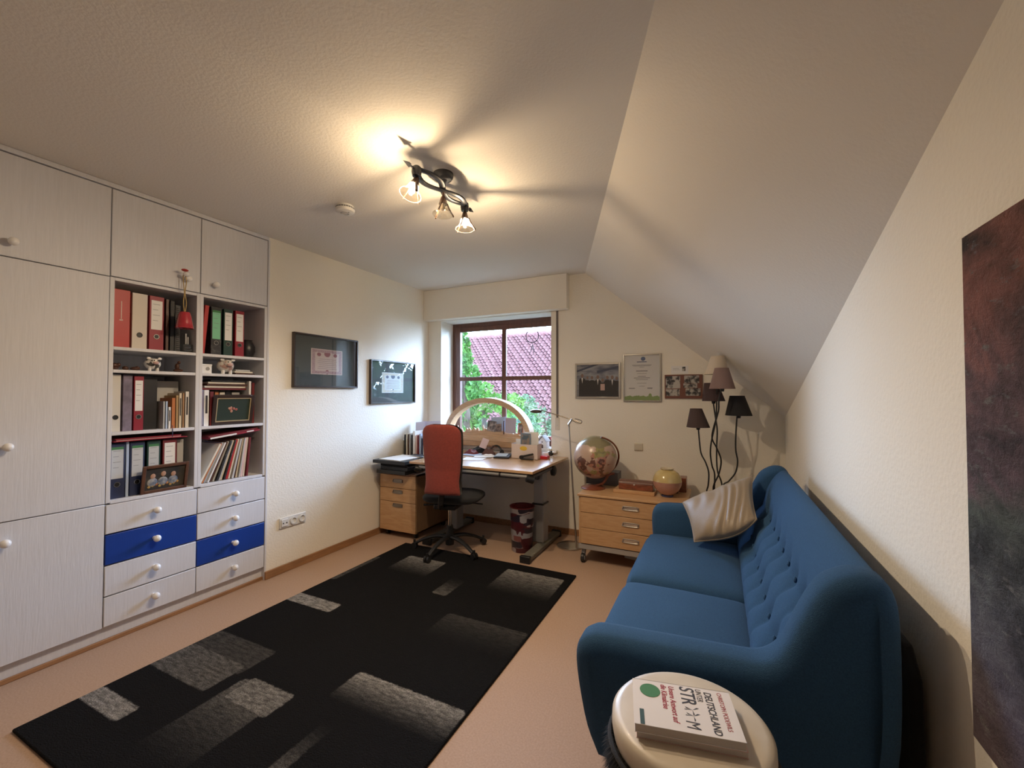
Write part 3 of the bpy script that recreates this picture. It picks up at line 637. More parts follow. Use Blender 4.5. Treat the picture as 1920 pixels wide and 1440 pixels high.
G().bb(XL, XL + .012, 2.146, 2.372, .333, .412).build('frame', SW, o, bevel=.004)
for k, yc in enumerate((2.184, 2.259, 2.334)):
    if k == 0:
        G().bb(XL + .012, XL + .020, yc - .028, yc + .028, .346, .400).build('insert', SW, o, bevel=.003)
        G().cyl((XL + .0205, yc - .014, .372), (XL + .0215, yc - .014, .372), .005).cyl((XL + .0205, yc + .014, .372), (XL + .0215, yc + .014, .372), .005).build('jack', BLACK, o)
    else:
        G().lathe([(.028, 0), (.028, .008), (.021, .009), (.019, -.004), (0, -.004)], (XL + .0125, yc, .372), 24, (1, 0, 0)).build('insert', SW, o)
        G().cyl((XL + .0087, yc - .008, .372), (XL + .010, yc - .008, .372), .0028, n=8).cyl((XL + .0087, yc + .008, .372), (XL + .010, yc + .008, .372), .0028, n=8).build('contacts', BLACK, o)
o = thing('smoke_detector', 'round white smoke detector on the ceiling', 'smoke detector', (-2.06, 1.90, 2.5))
G().lathe([(.052, 0), (.052, -.010), (.048, -.013), (.055, -.018), (.058, -.022), (.054, -.036), (.04, -.043), (.0, -.045)], (-2.06, 1.90, 2.5), 36).build('housing', SW, o)
g = G()
for k in range(24):
    a = 2 * pi * k / 24; g.rb((-2.06 + .0535 * math.cos(a), 1.90 + .0535 * math.sin(a), 2.484), (.003, .007, .006), (0, 0, a))
g.build('vent_slots', INK, o)
G().lathe([(.020, -.0445), (.022, -.047), (.026, -.045)], (-2.06, 1.90, 2.5), 24, caps=False).build('test_button', GREYP, o)
G().cyl((-2.028, 1.90, 2.456), (-2.028, 1.90, 2.460), .004, n=8).build('indicator', INK, o)

# ------------------------------------------------------------------ ceiling spotlight
FXc, FY0, FY1, FZ = -1.29, 1.555, 2.115, 2.415
o = thing('ceiling_spotlight', 'dark iron ceiling spotlight bar with three glass bell shades', 'ceiling light', (-1.29, 1.835, 2.5))
G().lathe([(.052, 0), (.052, -.016), (.044, -.030), (.020, -.034), (.012, -.05), (.012, -.08)], (FXc, 1.84, 2.5), 32).build('ceiling_rose', IRON, o)
for s in (-1, 1):
    pts = [(FXc + s * .040 * math.sin(pi * (k / 20) * 2), 1.62 + .43 * k / 20, FZ + .006 * s) for k in range(21)]
    G().tube(pts, .0165, 12, True, .5).build('wavy_bar', IRON, o)
for s, y0, y1 in ((-1, 1.62, 1.56), (1, 2.05, 2.11)):
    G().cyl((FXc, y0, FZ), (FXc, y1, FZ), .005, n=10).build('end_rod', IRON, o)
    G().lathe([(.014, 0), (.012, .004), (.0, .045)], (FXc, y1 - s * .006, FZ), 4, (0, s, 0)).build('arrow_tip', IRON, o)
    G().lathe([(.020, -.03), (.024, -.01), (.022, .012), (.012, .02)], (FXc, y0, FZ), 20).build('joint_cup', IRON, o)
FROST = mat('smoked_collar', (.10, .06, .045), .35, metal=.6)
BULBE = emis('glowing_bulb', (1., .78, .50), 90.)
for k, (jy, dirv, lit) in enumerate(((1.635, (-.12, -.34, -.93), True), (1.842, (.03, -.10, -1), False), (2.052, (.02, -.03, -1), True))):
    d = Vector(dirv).normalized(); j = Vector((FXc, jy, FZ - .012))
    h = G().lathe([(.006, 0), (.006, .02), (.012, .028), (.020, .055), (.022, .068)], j, 20, d, caps=False).build('lamp_holder', FROST, o)
    G().lathe([(.0225, .060), (.0255, .075), (.030, .095), (.040, .112), (.052, .120), (.0535, .123), (.050, .1235), (.038, .116), (.027, .098), (.0215, .076)], j, 32, d, caps=False).build('glass_shade', SHADEG if lit else CLEAR, h)
    bm = BULBE if lit else mat('unlit_bulb', (.6, .55, .5), .2)
    G().lathe([(.005, .060), (.010, .070), (.013, .082), (.013, .094), (.008, .100), (.0, .101)], j, 18, d, caps=False).build('bulb', bm, h)
    for a_ in ((-22, 80, 166), (-75, 45, 165), (27, 171, -82))[k]:
        ou = Vector((math.cos(R(a_)), math.sin(R(a_)), 0)); ou = (ou - d * ou.dot(d)).normalized()
        G().tube(spline([j + d * .060 + ou * .021, j + d * .082 + ou * .031, j + d * .104 + ou * .044, j + d * .122 + ou * .0565, j + d * .127 + ou * .0550], 4), .0078 if a_ == -22 else (.0052 if a_ == 27 else .0038), 8).build('prong', FROST, h)
    if lit:
        l = bpy.data.lights.new('bulb_light', 'POINT'); l.energy = BULB_W; l.color = (1., .77, .53); l.shadow_soft_size = .007
        lo = bpy.data.objects.new('bulb_light', l); COL.objects.link(lo); lo.location = j + d * .111
        l = bpy.data.lights.new('bulb_beam', 'SPOT'); l.energy = SPOT_W; l.color = (1., .77, .53); l.shadow_soft_size = .014; l.spot_size = R(172); l.spot_blend = 1.
        lo = bpy.data.objects.new('bulb_beam', l); COL.objects.link(lo); lo.location = j + d * .117; lo.rotation_euler = d.to_track_quat('-Z', 'Y').to_euler()

# ------------------------------------------------------------------ far wall pictures
def wallpic(name, label, x0, x1, z0, z1, mfr, w=.012, d=.018, glassy=True):
    o = thing(name, label, 'picture', ((x0 + x1) / 2, YF, z0))
    G().frame('x', x0, x1, z0, z1, YF - d, YF - .001, w).build('frame', mfr, o, bevel=.002)
    return o
FPY = YF - .010
o = wallpic('group_photo', 'silver framed photograph of a group of people in a tent', -1.238, -.809, 1.305, 1.638, SILVER, .017)
G().bb(-1.222, -.825, FPY, FPY + .004, 1.32, 1.622).build('photo_print', mat('tent_photo', (.40, .42, .46), .5, col2=(.10, .12, .18), vscale=9, vstretch=(1, 1, 3)), o)
g = G(); rn = random.Random(5)
ppl = [(-1.17, 1.52, .9), (-1.12, 1.50, .7), (-1.075, 1.50, .8), (-1.02, 1.505, .85), (-.975, 1.475, .8), (-.93, 1.50, .85), (-.885, 1.50, .9), (-.845, 1.49, .8)]
hd = G(); bd = G(); sh = G()
for k, (x, z, s) in enumerate(ppl):
    hd.ball((x, FPY - .0005, z), .017 * s, 12, (.9, .02, 1.2))
    bd.prism([(x - .034, 1.32), (x + .034, 1.32), (x + .032, z - .04), (x + .012, z - .022), (x - .012, z - .022), (x - .032, z - .04)], 'xz', FPY - .0008 - .0001 * k, FPY - .0004)
    if k in (0, 3, 6): sh.prism([(x, z - .075), (x + .008, z - .022), (x - .008, z - .022)], 'xz', FPY - .0022, FPY - .0016)
bd.build('dark_suits', mat('suit_print', (.018, .02, .026), .6), o); hd.build('faces', mat('face_print', (.24, .15, .12), .6), o); sh.build('shirts', PAPER, o)
G().prism([(-.995, 1.38), (-.955, 1.38), (-.955, 1.44), (-.995, 1.44)], 'xz', FPY - .0024, FPY - .0018).build('pink_jacket', PINK, o)
G().rb((-1.12, FPY - .0003, 1.595), (.22, .0006, .018), (0, R(-18), 0)).rb((-.92, FPY - .0003, 1.575), (.22, .0006, .022), (0, R(-12), 0)).build('tent_poles', mat('tent_blue', (.05, .07, .13), .6), o)
G().bb(-1.221, -.826, YF - .0135, YF - .0125, 1.322, 1.621).build('glass', PICG, o)
o = wallpic('framed_award', 'tall silver framed award certificate with a green skyline strip', -.786, -.457, 1.278, 1.708, SILVER, .013)
G().bb(-.774, -.469, FPY, FPY + .004, 1.29, 1.696).build('document', PAPER, o)
cx = -.621
g = G()
for z, w_, t_ in ((1.635, .085, .007),): g.bb(cx - w_ / 2, cx + w_ / 2, FPY - .0008, FPY, z - t_ / 2, z + t_ / 2)
g.build('logo_caption', mat('logo_ink', (.06, .09, .2), .7), o)
G().ball((cx + .012, FPY, 1.662), .022, 16, (.9, .03, .85)).build('emblem', mat('emblem_blue', (.12, .17, .32), .6), o)
g = G()
for z, w_, t_ in ((1.606, .17, .004), (1.598, .15, .003), (1.588, .04, .003), (1.553, .10, .007), (1.53, .085, .003), (1.505, .07, .005), (1.49, .14, .005), (1.476, .105, .004), (1.443, .08, .003), (1.417, .05, .003)): g.bb(cx - w_ / 2, cx + w_ / 2, FPY - .0008, FPY, z - t_ / 2, z + t_ / 2)
g.bb(-.735, -.68, FPY - .0008, FPY, 1.395, 1.401).bb(-.575, -.53, FPY - .0008, FPY, 1.397, 1.403)
g.tube([(-.73 + .008 * k, FPY - .0006, 1.392 + .006 * (k % 2)) for k in range(6)], .0012, 4).tube([(-.572 + .008 * k, FPY - .0006, 1.392 + .006 * (k % 2)) for k in range(6)], .0012, 4)
g.build('writing_lines', mat('faint_ink', (.25, .25, .28), .8), o)
g = G().bb(-.774, -.469, FPY - .0008, FPY, 1.290, 1.316)
for k in range(16): g.ball((-.765 + k * .0195, FPY - .0004, 1.317), .009 + .004 * (k % 3), 8, (1, .03, 1 if k not in (6, 11) else 2.2))
g.build('skyline_print', LGREEN, o)
G().bb(-.773, -.470, YF - .0135, YF - .0125, 1.291, 1.695).build('glass', PICG, o)
o = thing('photo_board', 'brown photo board with snapshots, beside the lampshades', 'picture', (-.275, YF, 1.308))
G().bb(-.427, -.125, YF - .016, YF - .001, 1.308, 1.514).build('board', mat('brown_board', (.17, .065, .045), .6), o, bevel=.002)
PH = mat('dim_photo', (.45, .43, .40), .5, col2=(.03, .03, .035), vscale=28, lo=.42, hi=.56)
for (a, b, c, d) in ((-.418, -.300, 1.395, 1.502), (-.418, -.305, 1.330, 1.388), (-.268, -.150, 1.440, 1.505), (-.275, -.165, 1.400, 1.437), (-.258, -.140, 1.332, 1.396)):
    G().bb(a, b, YF - .0175, YF - .016, c, d).build('snapshot', PH, o)
o = thing('postcard', 'white postcard with tiny portrait stuck above the photo board', 'postcard', (-.31, YF, 1.516))
G().bb(-.374, -.236, YF - .003, YF - .001, 1.520, 1.590).build('card', PAPER, o)
G().bb(-.285, -.258, YF - .0036, YF - .003, 1.545, 1.582).build('portrait_print', PH, o)
G().bb(-.36, -.31, YF - .0034, YF - .003, 1.565, 1.569).bb(-.36, -.30, YF - .0034, YF - .003, 1.555, 1.558).build('writing_lines', GREYP, o)
o = thing('blank_wall_plate', 'square cream blanking plate on the wall above the drawers', 'plate', (-.65, YF, .842))
G().bb(-.693, -.615, YF - .010, YF, .838, .906).build('plate', mat('cream_plastic', (0, 0, 0)), o, bevel=.006)
G().bb(-.684, -.624, YF - .0125, YF - .0101, .847, .897).build('cover', mat('cream_plastic', (0, 0, 0)), o, bevel=.002)

# ------------------------------------------------------------------ abstract painting on the right wall
pm = bpy.data.materials.new('impasto_paint'); pm.use_nodes = True; N = pm.node_tree.nodes; L = pm.node_tree.links; b = N['Principled BSDF']
t = N.new('ShaderNodeTexCoord'); mp = N.new('ShaderNodeMapping'); mp.inputs['Scale'].default_value = (1, 1.2, 2.0)
n1 = N.new('ShaderNodeTexNoise'); n1.inputs['Scale'].default_value = 3.2; n1.inputs['Detail'].default_value = 8; n1.inputs['Distortion'].default_value = .4; n1.inputs['Roughness'].default_value = .65
c1_ = N.new('ShaderNodeValToRGB'); e = c1_.color_ramp.elements; e[0].position = .38; e[0].color = (.008, .007, .010, 1); e[1].position = .66; e[1].color = (.21, .19, .18, 1)
q = e.new(.47); q.color = (.055, .025, .028, 1); q = e.new(.54); q.color = (.04, .042, .045, 1)
n2 = N.new('ShaderNodeTexNoise'); n2.inputs['Scale'].default_value = 14; n2.inputs['Detail'].default_value = 12; n2.inputs['Roughness'].default_value = .72; n2.inputs['Distortion'].default_value = .25
bp = N.new('ShaderNodeBump'); bp.inputs['Strength'].default_value = 1.; bp.inputs['Distance'].default_value = .14
sz = N.new('ShaderNodeSeparateXYZ'); zz = N.new('ShaderNodeMath'); zz.operation = 'MULTIPLY_ADD'; zz.inputs[1].default_value = .35
zb = N.new('ShaderNodeValToRGB'); e = zb.color_ramp.elements; e[0].position = .16; e[0].color = (.17, .13, .14, 1); e[1].position = 1.; e[1].color = (.30, .12, .10, 1)
for p_, c_ in ((.30, (.13, .11, .14, 1)), (.45, (.15, .16, .18, 1)), (.62, (.14, .18, .16, 1)), (.70, (.16, .11, .13, 1)), (.85, (.22, .13, .14, 1))): q = e.new(p_); q.color = c_
mxr = N.new('ShaderNodeMix'); mxr.data_type = 'RGBA'; mxr.blend_type = 'MULTIPLY'; mxr.inputs[0].default_value = 1.
g3 = N.new('ShaderNodeValToRGB'); g3.color_ramp.elements[0].position = .36; g3.color_ramp.elements[0].color = (.16, .15, .17, 1); g3.color_ramp.elements[1].position = .64; g3.color_ramp.elements[1].color = (2.5, 2.4, 2.4, 1)
st_ = N.new('ShaderNodeTexNoise'); st_.inputs['Scale'].default_value = 5.; st_.inputs['Detail'].default_value = 12; st_.inputs['Roughness'].default_value = .7; mps = N.new('ShaderNodeMapping'); mps.inputs['Scale'].default_value = (1, 3.2, 9.); mps.inputs['Rotation'].default_value = (.45, 0, 0)
str_ = N.new('ShaderNodeValToRGB'); str_.color_ramp.elements[0].position = .57; str_.color_ramp.elements[0].color = (0, 0, 0, 1); str_.color_ramp.elements[1].position = .70; str_.color_ramp.elements[1].color = (1, 1, 1, 1)
mx3 = N.new('ShaderNodeMix'); mx3.data_type = 'RGBA'; mx3.inputs[7].default_value = (.46, .45, .46, 1)  # pale grey streaks: white strokes plus specular highlights painted into the colour
L.new(t.outputs['Object'], sz.inputs[0]); L.new(n1.outputs['Fac'], zz.inputs[0]); L.new(sz.outputs['Z'], zz.inputs[2]); L.new(zz.outputs[0], zb.inputs[0])
L.new(n1.outputs['Fac'], g3.inputs[0]); L.new(t.outputs['Object'], mp.inputs[0]); L.new(mp.outputs[0], n1.inputs['Vector']); L.new(mp.outputs[0], n2.inputs['Vector'])
L.new(zb.outputs[0], mxr.inputs[6]); L.new(g3.outputs[0], mxr.inputs[7]); L.new(t.outputs['Object'], mps.inputs[0]); L.new(mps.outputs[0], st_.inputs['Vector']); L.new(st_.outputs['Fac'], str_.inputs[0])
L.new(mxr.outputs[2], mx3.inputs[6]); L.new(str_.outputs[0], mx3.inputs[0]); L.new(mx3.outputs[2], b.inputs['Base Color'])
L.new(n2.outputs['Fac'], bp.inputs['Height']); L.new(bp.outputs[0], b.inputs['Normal']); b.inputs['Roughness'].default_value = .5
def paint(u, v):
    y = .30 + .838 * u; z = .695 + .960 * v
    return (XR - .032 - .004 * math.sin(9 * u + 5 * v) * math.sin(13 * v) * (u * (1 - u) * v * (1 - v) * 8), y, z)
pg = G().grid(30, 30, paint); pg.bb(XR - .0275, XR - .003, .30, 1.138, .695, 1.655)
tag(pg.build('abstract_painting', pm, smooth=60), 'large dark purple-brown abstract painting with thick paint, right wall', 'painting')

# ------------------------------------------------------------------ rug
rm = bpy.data.materials.new('rug_pile'); rm.use_nodes = True; N = rm.node_tree.nodes; L = rm.node_tree.links; b = N['Principled BSDF']
t = N.new('ShaderNodeTexCoord'); sp = N.new('ShaderNodeSeparateXYZ')
nw = N.new('ShaderNodeTexNoise'); nw.inputs['Scale'].default_value = 55; vm = N.new('ShaderNodeVectorMath'); vm.operation = 'MULTIPLY_ADD'; vm.inputs[1].default_value = (.014, .014, 0)
L.new(t.outputs['Object'], nw.inputs['Vector']); L.new(nw.outputs['Color'], vm.inputs[0]); L.new(t.outputs['Object'], vm.inputs[2]); L.new(vm.outputs[0], sp.inputs[0])
def mth(op, a, bb=None, clamp=False):
    n = N.new('ShaderNodeMath'); n.operation = op; n.use_clamp = clamp
    for i, q in enumerate((a, bb)):
        if q is None: continue
        if isinstance(q, (int, float)): n.inputs[i].default_value = q
        else: L.new(q, n.inputs[i])
    return n.outputs[0]
RX0, RX1, RY0, RY1 = -2.545, -.958, .695, 3.075
RCX, RCY = (RX0 + RX1) / 2, (RY0 + RY1) / 2
st = N.new('ShaderNodeTexNoise'); st.inputs['Scale'].default_value = 1.; st.inputs['Detail'].default_value = 6
smp = N.new('ShaderNodeMapping'); smp.inputs['Scale'].default_value = (20, 75, 1); L.new(t.outputs['Object'], smp.inputs[0]); L.new(smp.outputs[0], st.inputs['Vector'])
st2 = N.new('ShaderNodeTexNoise'); st2.inputs['Scale'].default_value = 190; st2.inputs['Detail'].default_value = 2; L.new(t.outputs['Object'], st2.inputs['Vector'])
tot = None
# x0,x1,y0,y1, value, fade side (0 none, -1 fades toward low y, 1 toward high y)
for (x0, x1, y0, y1, val, fade) in [(-2.545, -2.216, .897, .986, .85, 0), (-2.545, -2.085, 1.157, 1.36, .34, 0), (-2.545, -2.06, 1.30, 1.50, .16, 0), (-1.975, -1.689, 1.175, 1.323, .62, 0), (-2.01, -1.72, .86, 1.30, .50, -1), (-1.455, -1.39, .86, 1.275, .75, 1), (-1.563, -.958, 1.38, 1.573, 1.05, -1),
        (-2.56, -2.15, 1.899, 2.007, .95, 0), (-2.56, -2.49, 2.25, 2.72, .22, 0), (-2.30, -1.94, 2.56, 2.855, .90, -1), (-1.748, -1.63, 2.387, 2.65, .42, 1), (-1.457, -1.0, 2.60, 2.965, .95, -1), (-1.49, -.96, 1.95, 2.22, .16, -1)]:
    cx, cy, hx, hy = (x0 + x1) / 2 - RCX, (y0 + y1) / 2 - RCY, (x1 - x0) / 2, (y1 - y0) / 2
    r_ = .022
    dx = mth('MAXIMUM', mth('SUBTRACT', mth('ABSOLUTE', mth('SUBTRACT', sp.outputs[0], cx)), hx - r_), 0.)
    dy = mth('MAXIMUM', mth('SUBTRACT', mth('ABSOLUTE', mth('SUBTRACT', sp.outputs[1], cy)), hy - r_), 0.)
    d = mth('SQRT', mth('ADD', mth('MULTIPLY', dx, dx), mth('MULTIPLY', dy, dy)))
    mk = mth('MULTIPLY', mth('SUBTRACT', 1., mth('DIVIDE', mth('SUBTRACT', d, r_ - .006), .008), True), val)
    if fade:
        ff = mth('ADD', mth('DIVIDE', mth('SUBTRACT', sp.outputs[1], cy), -2.2 * hy * fade), .5, True)
        ff = mth('MULTIPLY', ff, 1., True); ff = mth('POWER', mth('MAXIMUM', ff, .001), 1.7)
        mk = mth('MULTIPLY', mk, ff)
    tot = mk if tot is None else mth('MAXIMUM', tot, mk)
sc_ = mth('MULTIPLY', mth('SUBTRACT', st.outputs['Fac'], .22), 2.0, True)
tot = mth('MULTIPLY', tot, mth('ADD', sc_, .12), True)
tot = mth('MULTIPLY', tot, mth('ADD', mth('MULTIPLY', st2.outputs['Fac'], 2.2), -.10), True)
cr = N.new('ShaderNodeMix'); cr.data_type = 'RGBA'; cr.inputs[6].default_value = (.0085, .0085, .0095, 1); cr.inputs[7].default_value = (.34, .33, .315, 1)
L.new(tot, cr.inputs[0]); L.new(cr.outputs[2], b.inputs['Base Color']); b.inputs['Roughness'].default_value = 1.; b.inputs['Specular IOR Level'].default_value = .1
bp = N.new('ShaderNodeBump'); bp.inputs['Strength'].default_value = .8; bp.inputs['Distance'].default_value = .01
L.new(st2.outputs['Fac'], bp.inputs['Height']); L.new(bp.outputs[0], b.inputs['Normal'])
tag(G().bb(RX0, RX1, RY0, RY1, .0005, .013).build('rug', rm, bevel=.006, seg=3), 'anthracite rug with scattered grey blocks on the brown floor', 'rug')

# ------------------------------------------------------------------ sofa
sofa = thing('sofa', 'blue fabric sofa with buttoned back along the right wall', 'sofa', (0, 2.16, 0))
prof = [(-.355, .21), (-.385, .30), (-.402, .42), (-.408, .53), (-.398, .585), (-.372, .612), (-.33, .625), (-.21, .632), (-.07, .640), (.03, .645), (.085, .652), (.12, .675), (.145, .715), (.175, .785), (.215, .865), (.255, .900), (.30, .917), (.345, .908), (.368, .868), (.376, .79), (.376, .60), (.368, .40), (.355, .21)]
def inset(P, d):
    out = []; n = len(P)
    for i in range(n):
        a, b_, c = Vector(P[i - 1]), Vector(P[i]), Vector(P[(i + 1) % n])
        t1 = (b_ - a).normalized(); t2 = (c - b_).normalized(); t_ = (t1 + t2).normalized()
        nn = Vector((t_.y, -t_.x)); out.append(b_ + nn * d)
    return out
def smoothprof(P, n=3):
    Q = [Vector((p[0], p[1], 0)) for p in P]; return [(p.x, p.y) for p in spline(Q, n)]
SP = smoothprof(prof, 3)
def arm(ys, sgn, name='arm'):
    # ys: (outer, inner) faces
    y0, y1 = ys; w = y1 - y0
    rings = [(0.0, .046), (.05, .022), (.16, .006), (.30, 0), (.68, 0), (.86, .008), (1.0, .034)]
    g = G(); n = len(SP); vs = []
    for f, d in rings:
        for p in inset(SP, d):
            tuck = max(0, (.55 - p.y)) * .24 * (1 - f)
            vs.append((p.x, y0 + w * f + tuck * (1 if w > 0 else -1), p.y))
    fs = [(i * n + k, i * n + (k + 1) % n, (i + 1) * n + (k + 1) % n, (i + 1) * n + k) for i in range(len(rings) - 1) for k in range(n)]
    fs += [tuple(range(n)), tuple(range((len(rings) - 1) * n, len(rings) * n))[::-1]]
    g.add(vs, fs); return g.build(name, SOFA, sofa, smooth=60)
arm((1.265, 1.40), 1); arm((3.075, 2.94), -1)
bp_ = [(.10, .36), (.095, .45), (.125, .53), (.160, .59), (.205, .66), (.238, .74), (.262, .81), (.285, .860), (.315, .893), (.345, .900), (.358, .884), (.370, .84), (.372, .70), (.364, .45), (.352, .24)]
BP = smoothprof(bp_, 6)
btn = [(1.637 + .1575 * k, z, x) for k in range(8) for z, x in ((.700, .222), (.556, .142))]
BPn = len(BP)
def backf(u, v):
    y = 1.385 + (2.955 - 1.385) * u; s_ = v * (BPn - 1); i = min(int(s_), BPn - 2); f = s_ - i
    x = BP[i][0] * (1 - f) + BP[i + 1][0] * f; z = BP[i][1] * (1 - f) + BP[i + 1][1] * f
    d = 0
    if x < .33 and z < .88 and v < .6:
        for by, bz_, _ in btn:
            q = ((y - by) / .030) ** 2 + ((z - bz_) / .030) ** 2
            if q < 60: d += .020 * math.exp(-q * .5) 
            q2 = ((y - by) / .012) ** 2 + ((z - (bz_ - .035)) / .05) ** 2
            if q2 < 60: d += .006 * math.exp(-q2 * .5)
        d -= .012 * math.exp(-((z - .635) / .045) ** 2) + .012 * math.exp(-((z - .49) / .045) ** 2) + .006 * math.exp(-((z - .79) / .05) ** 2)
        d += .004 * math.exp(-((z - .70) / .018) ** 2) + .004 * math.exp(-((z - .556) / .018) ** 2)
    return (x + d * .9, y, z - d * .3)
G().grid(220, 110, backf).build('backrest', SOFA, sofa, smooth=80)
for by, bz_, bx_ in btn:
    G().ball((bx_ + .012, by, bz_ - .002), .0105, 12, (.6, 1, 1)).build('button', SOFA, sofa)
def cushion(y0, y1, parent, name):
    x0, x1, z0, z1 = -.435, .13, .285, .455
    cx, cy, cz = (x0 + x1) / 2, (y0 + y1) / 2, (z0 + z1) / 2; hx, hy, hz = (x1 - x0) / 2, (y1 - y0) / 2, (z1 - z0) / 2
    def f(u, v):
        th = 2 * pi * u; ph = pi * (v - .5)
        def sg(c, e): return math.copysign(abs(c) ** e, c)
        X = sg(math.cos(ph), .22) * sg(math.cos(th), .16); Y = sg(math.cos(ph), .22) * sg(math.sin(th), .16); Z = sg(math.sin(ph), .5)
        crown = .030 * (1 - X * X) * (1 - Y * Y)
        return (cx + hx * X, cy + hy * Y, cz + hz * Z + (crown if Z > 0 else 0) - (.012 * (X < -.9) if Z > 0 else 0))
    G().grid(96, 40, f, True).build(name, SOFA, parent, smooth=80)
cushion(1.395, 2.158, sofa, 'seat_cushion'); cushion(2.162, 2.945, sofa, 'seat_cushion')
G().bb(-.385, .36, 1.39, 2.95, .20, .30).build('seat_base', SOFA, sofa, bevel=.02, seg=3)
for x, y in ((-.30, 1.42), (-.30, 2.90), (.32, 1.42), (.32, 2.90)):
    G().cyl((x, y, .001), (x, y, .215), .012, .020, 14).build('leg', REDWD, sofa)
# dark folded panel between sofa and wall
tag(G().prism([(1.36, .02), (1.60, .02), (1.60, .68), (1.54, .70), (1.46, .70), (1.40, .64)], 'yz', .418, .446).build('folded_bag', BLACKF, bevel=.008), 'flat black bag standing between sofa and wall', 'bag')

# pillow
pw = thing('throw_pillow', 'crumpled shiny beige pillow in the far corner of the sofa', 'pillow', (0, 2.85, .47))
PA, PB, PC, PD = on('y', 2.90, 1280, 942), on('y', 2.93, 1411, 893), on('y', 2.58, 1426, 975), on('y', 2.66, 1302, 1016)
PC = Vector((min(PC.x, .17), PC.y, PC.z))
def pillow(side):
    def f(u, v):
        p = (PA * (1 - u) + PB * u) * (1 - v) + (PD * (1 - u) + PC * u) * v
        nrm = (PB - PA).cross(PD - PA).normalized()
        if nrm.y > 0: nrm = -nrm
        e = (4 * u * (1 - u)) ** .5 * (4 * v * (1 - v)) ** .5
        th = .085 * e ** .8
        # edges pulled in
        pc = (PA + PB + PC + PD) / 4; pin = .07 * ((4 * u * (1 - u)) * (abs(v - .5) * 2) ** 4 + (4 * v * (1 - v)) * (abs(u - .5) * 2) ** 4)
        p = p.lerp(pc, pin)
        wr = 0
        if side > 0:
            rr = math.hypot((u + .08) * 1.15, v - .40); a = math.atan2(v - .40, u + .08)
            wr = .015 * (.45 + .55 * math.sin(a * 3.1 + rr * 4 + 1.)) * math.sin(rr * 25 + 2.6 * math.sin(a * 2.3 + .6) + 1.6 * math.sin(u * 5 + v * 4)) * math.exp(-((rr - .78) / .30) ** 2) * e
            wr += .006 * math.sin(rr * 55 + 3 * math.sin(a * 1.7)) * math.exp(-((rr - 1.0) / .2) ** 2) * e + .004 * math.sin(u * 9 + v * 5) * e
        bul = 4 * u * (1 - u) * v ** 3
        return p + nrm * (th * side + wr) + Vector((0, 0, -.012 * e)) + (PD - PA).normalized() * (.055 * bul * (.6 + .8 * u))
    return f
g = G().grid(70, 70, pillow(1)); g.grid(30, 30, pillow(-.55)); g.build('pillow_cover', PILL, pw, smooth=80)
g = G(); 
edge = [PA.lerp(PB, k / 10) for k in range(11)] + [PB.lerp(PC, k / 10) for k in range(1, 11)] + [PC.lerp(PD, k / 10) for k in range(1, 11)] + [PD.lerp(PA, k / 10) for k in range(1, 11)]
f1 = pillow(0)
edge = [f1(k / 12, 0) for k in range(13)] + [f1(1, k / 12) for k in range(1, 13)] + [f1(1 - k / 12, 1) for k in range(1, 13)] + [f1(0, 1 - k / 12) for k in range(1, 13)]
g.tube(edge, .004, 6, False).build('seam', PILL, pw)

# ------------------------------------------------------------------ drum used as a side table, with the books
DC = Vector((-.066, 1.045, 0)); DR = .170; DZ = .628
dr = thing('djembe_drum', 'round drum with pale skin head and black fur collar by the sofa', 'drum', (DC.x, DC.y, 0))
SKIN = mat('goat_skin', (.66, .60, .51), .42, col2=(.54, .47, .37), vscale=5, coat=.15, detail=6)
G().lathe([(DR - .006, DZ - .055), (DR - .002, DZ - .03), (DR - .003, DZ - .010), (DR - .010, DZ - .002), (DR - .022, DZ), (.05, DZ - .001), (0, DZ - .001)], (DC.x, DC.y, 0), 64, caps=False).build('drum_skin', SKIN, dr, smooth=60)
G().lathe([(.105, 0), (.110, .02), (.085, .12), (.075, .24), (.085, .30), (.13, .42), (.155, .52), (.160, .60), (.15, .61), (0, .61)], (DC.x, DC.y, 0), 48).build('shell', mat('dark_carved_wood', (.035, .02, .014), .5, var=.4, vscale=18), dr)
G().tube([(DC.x + (DR + .002) * math.cos(a), DC.y + (DR + .002) * math.sin(a), DZ - .060) for a in [2 * pi * k / 48 for k in range(49)]], .006, 8, False).build('ring', BLACKF, dr)
g = G(); rn = random.Random(11)
for k in range(7000):
    a = rn.uniform(0, 2 * pi); z = DZ - .052 - rn.random() * .09; r0 = DR - .004; ln = rn.uniform(.02, .045)
    p0 = Vector((DC.x + r0 * math.cos(a), DC.y + r0 * math.sin(a), z)); out = Vector((math.cos(a), math.sin(a), 0)); tn = Vector((-math.sin(a), math.cos(a), 0))
    p1 = p0 + out * rn.uniform(.010, .030) + Vector((0, 0, -ln)) + tn * rn.uniform(-.012, .012); w_ = .0011
    g.add([p0 - tn * w_, p0 + tn * w_, p1], [(0, 1, 2)])
g.lathe([(DR - .010, DZ - .16), (DR - .001, DZ - .12), (DR, DZ - .05)], (DC.x, DC.y, 0), 40, caps=False)
g.build('fur_collar', mat('black_fur', (.012, .010, .009), .9), dr, smooth=0)
g = G()
for k in range(20):
    a0 = 2 * pi * k / 20; a1 = 2 * pi * (k + .5) / 20; a2 = 2 * pi * (k + 1) / 20
    g.tube([(DC.x + .150 * math.cos(a0), DC.y + .150 * math.sin(a0), .50), (DC.x + .088 * math.cos(a1), DC.y + .088 * math.sin(a1), .27)], .0025, 5)
    g.tube([(DC.x + .088 * math.cos(a1), DC.y + .088 * math.sin(a1), .27), (DC.x + .150 * math.cos(a2), DC.y + .150 * math.sin(a2), .50)], .0025, 5)
g.build('rope_lacing', mat('rope_dark', (.05, .045, .04), .8), dr)
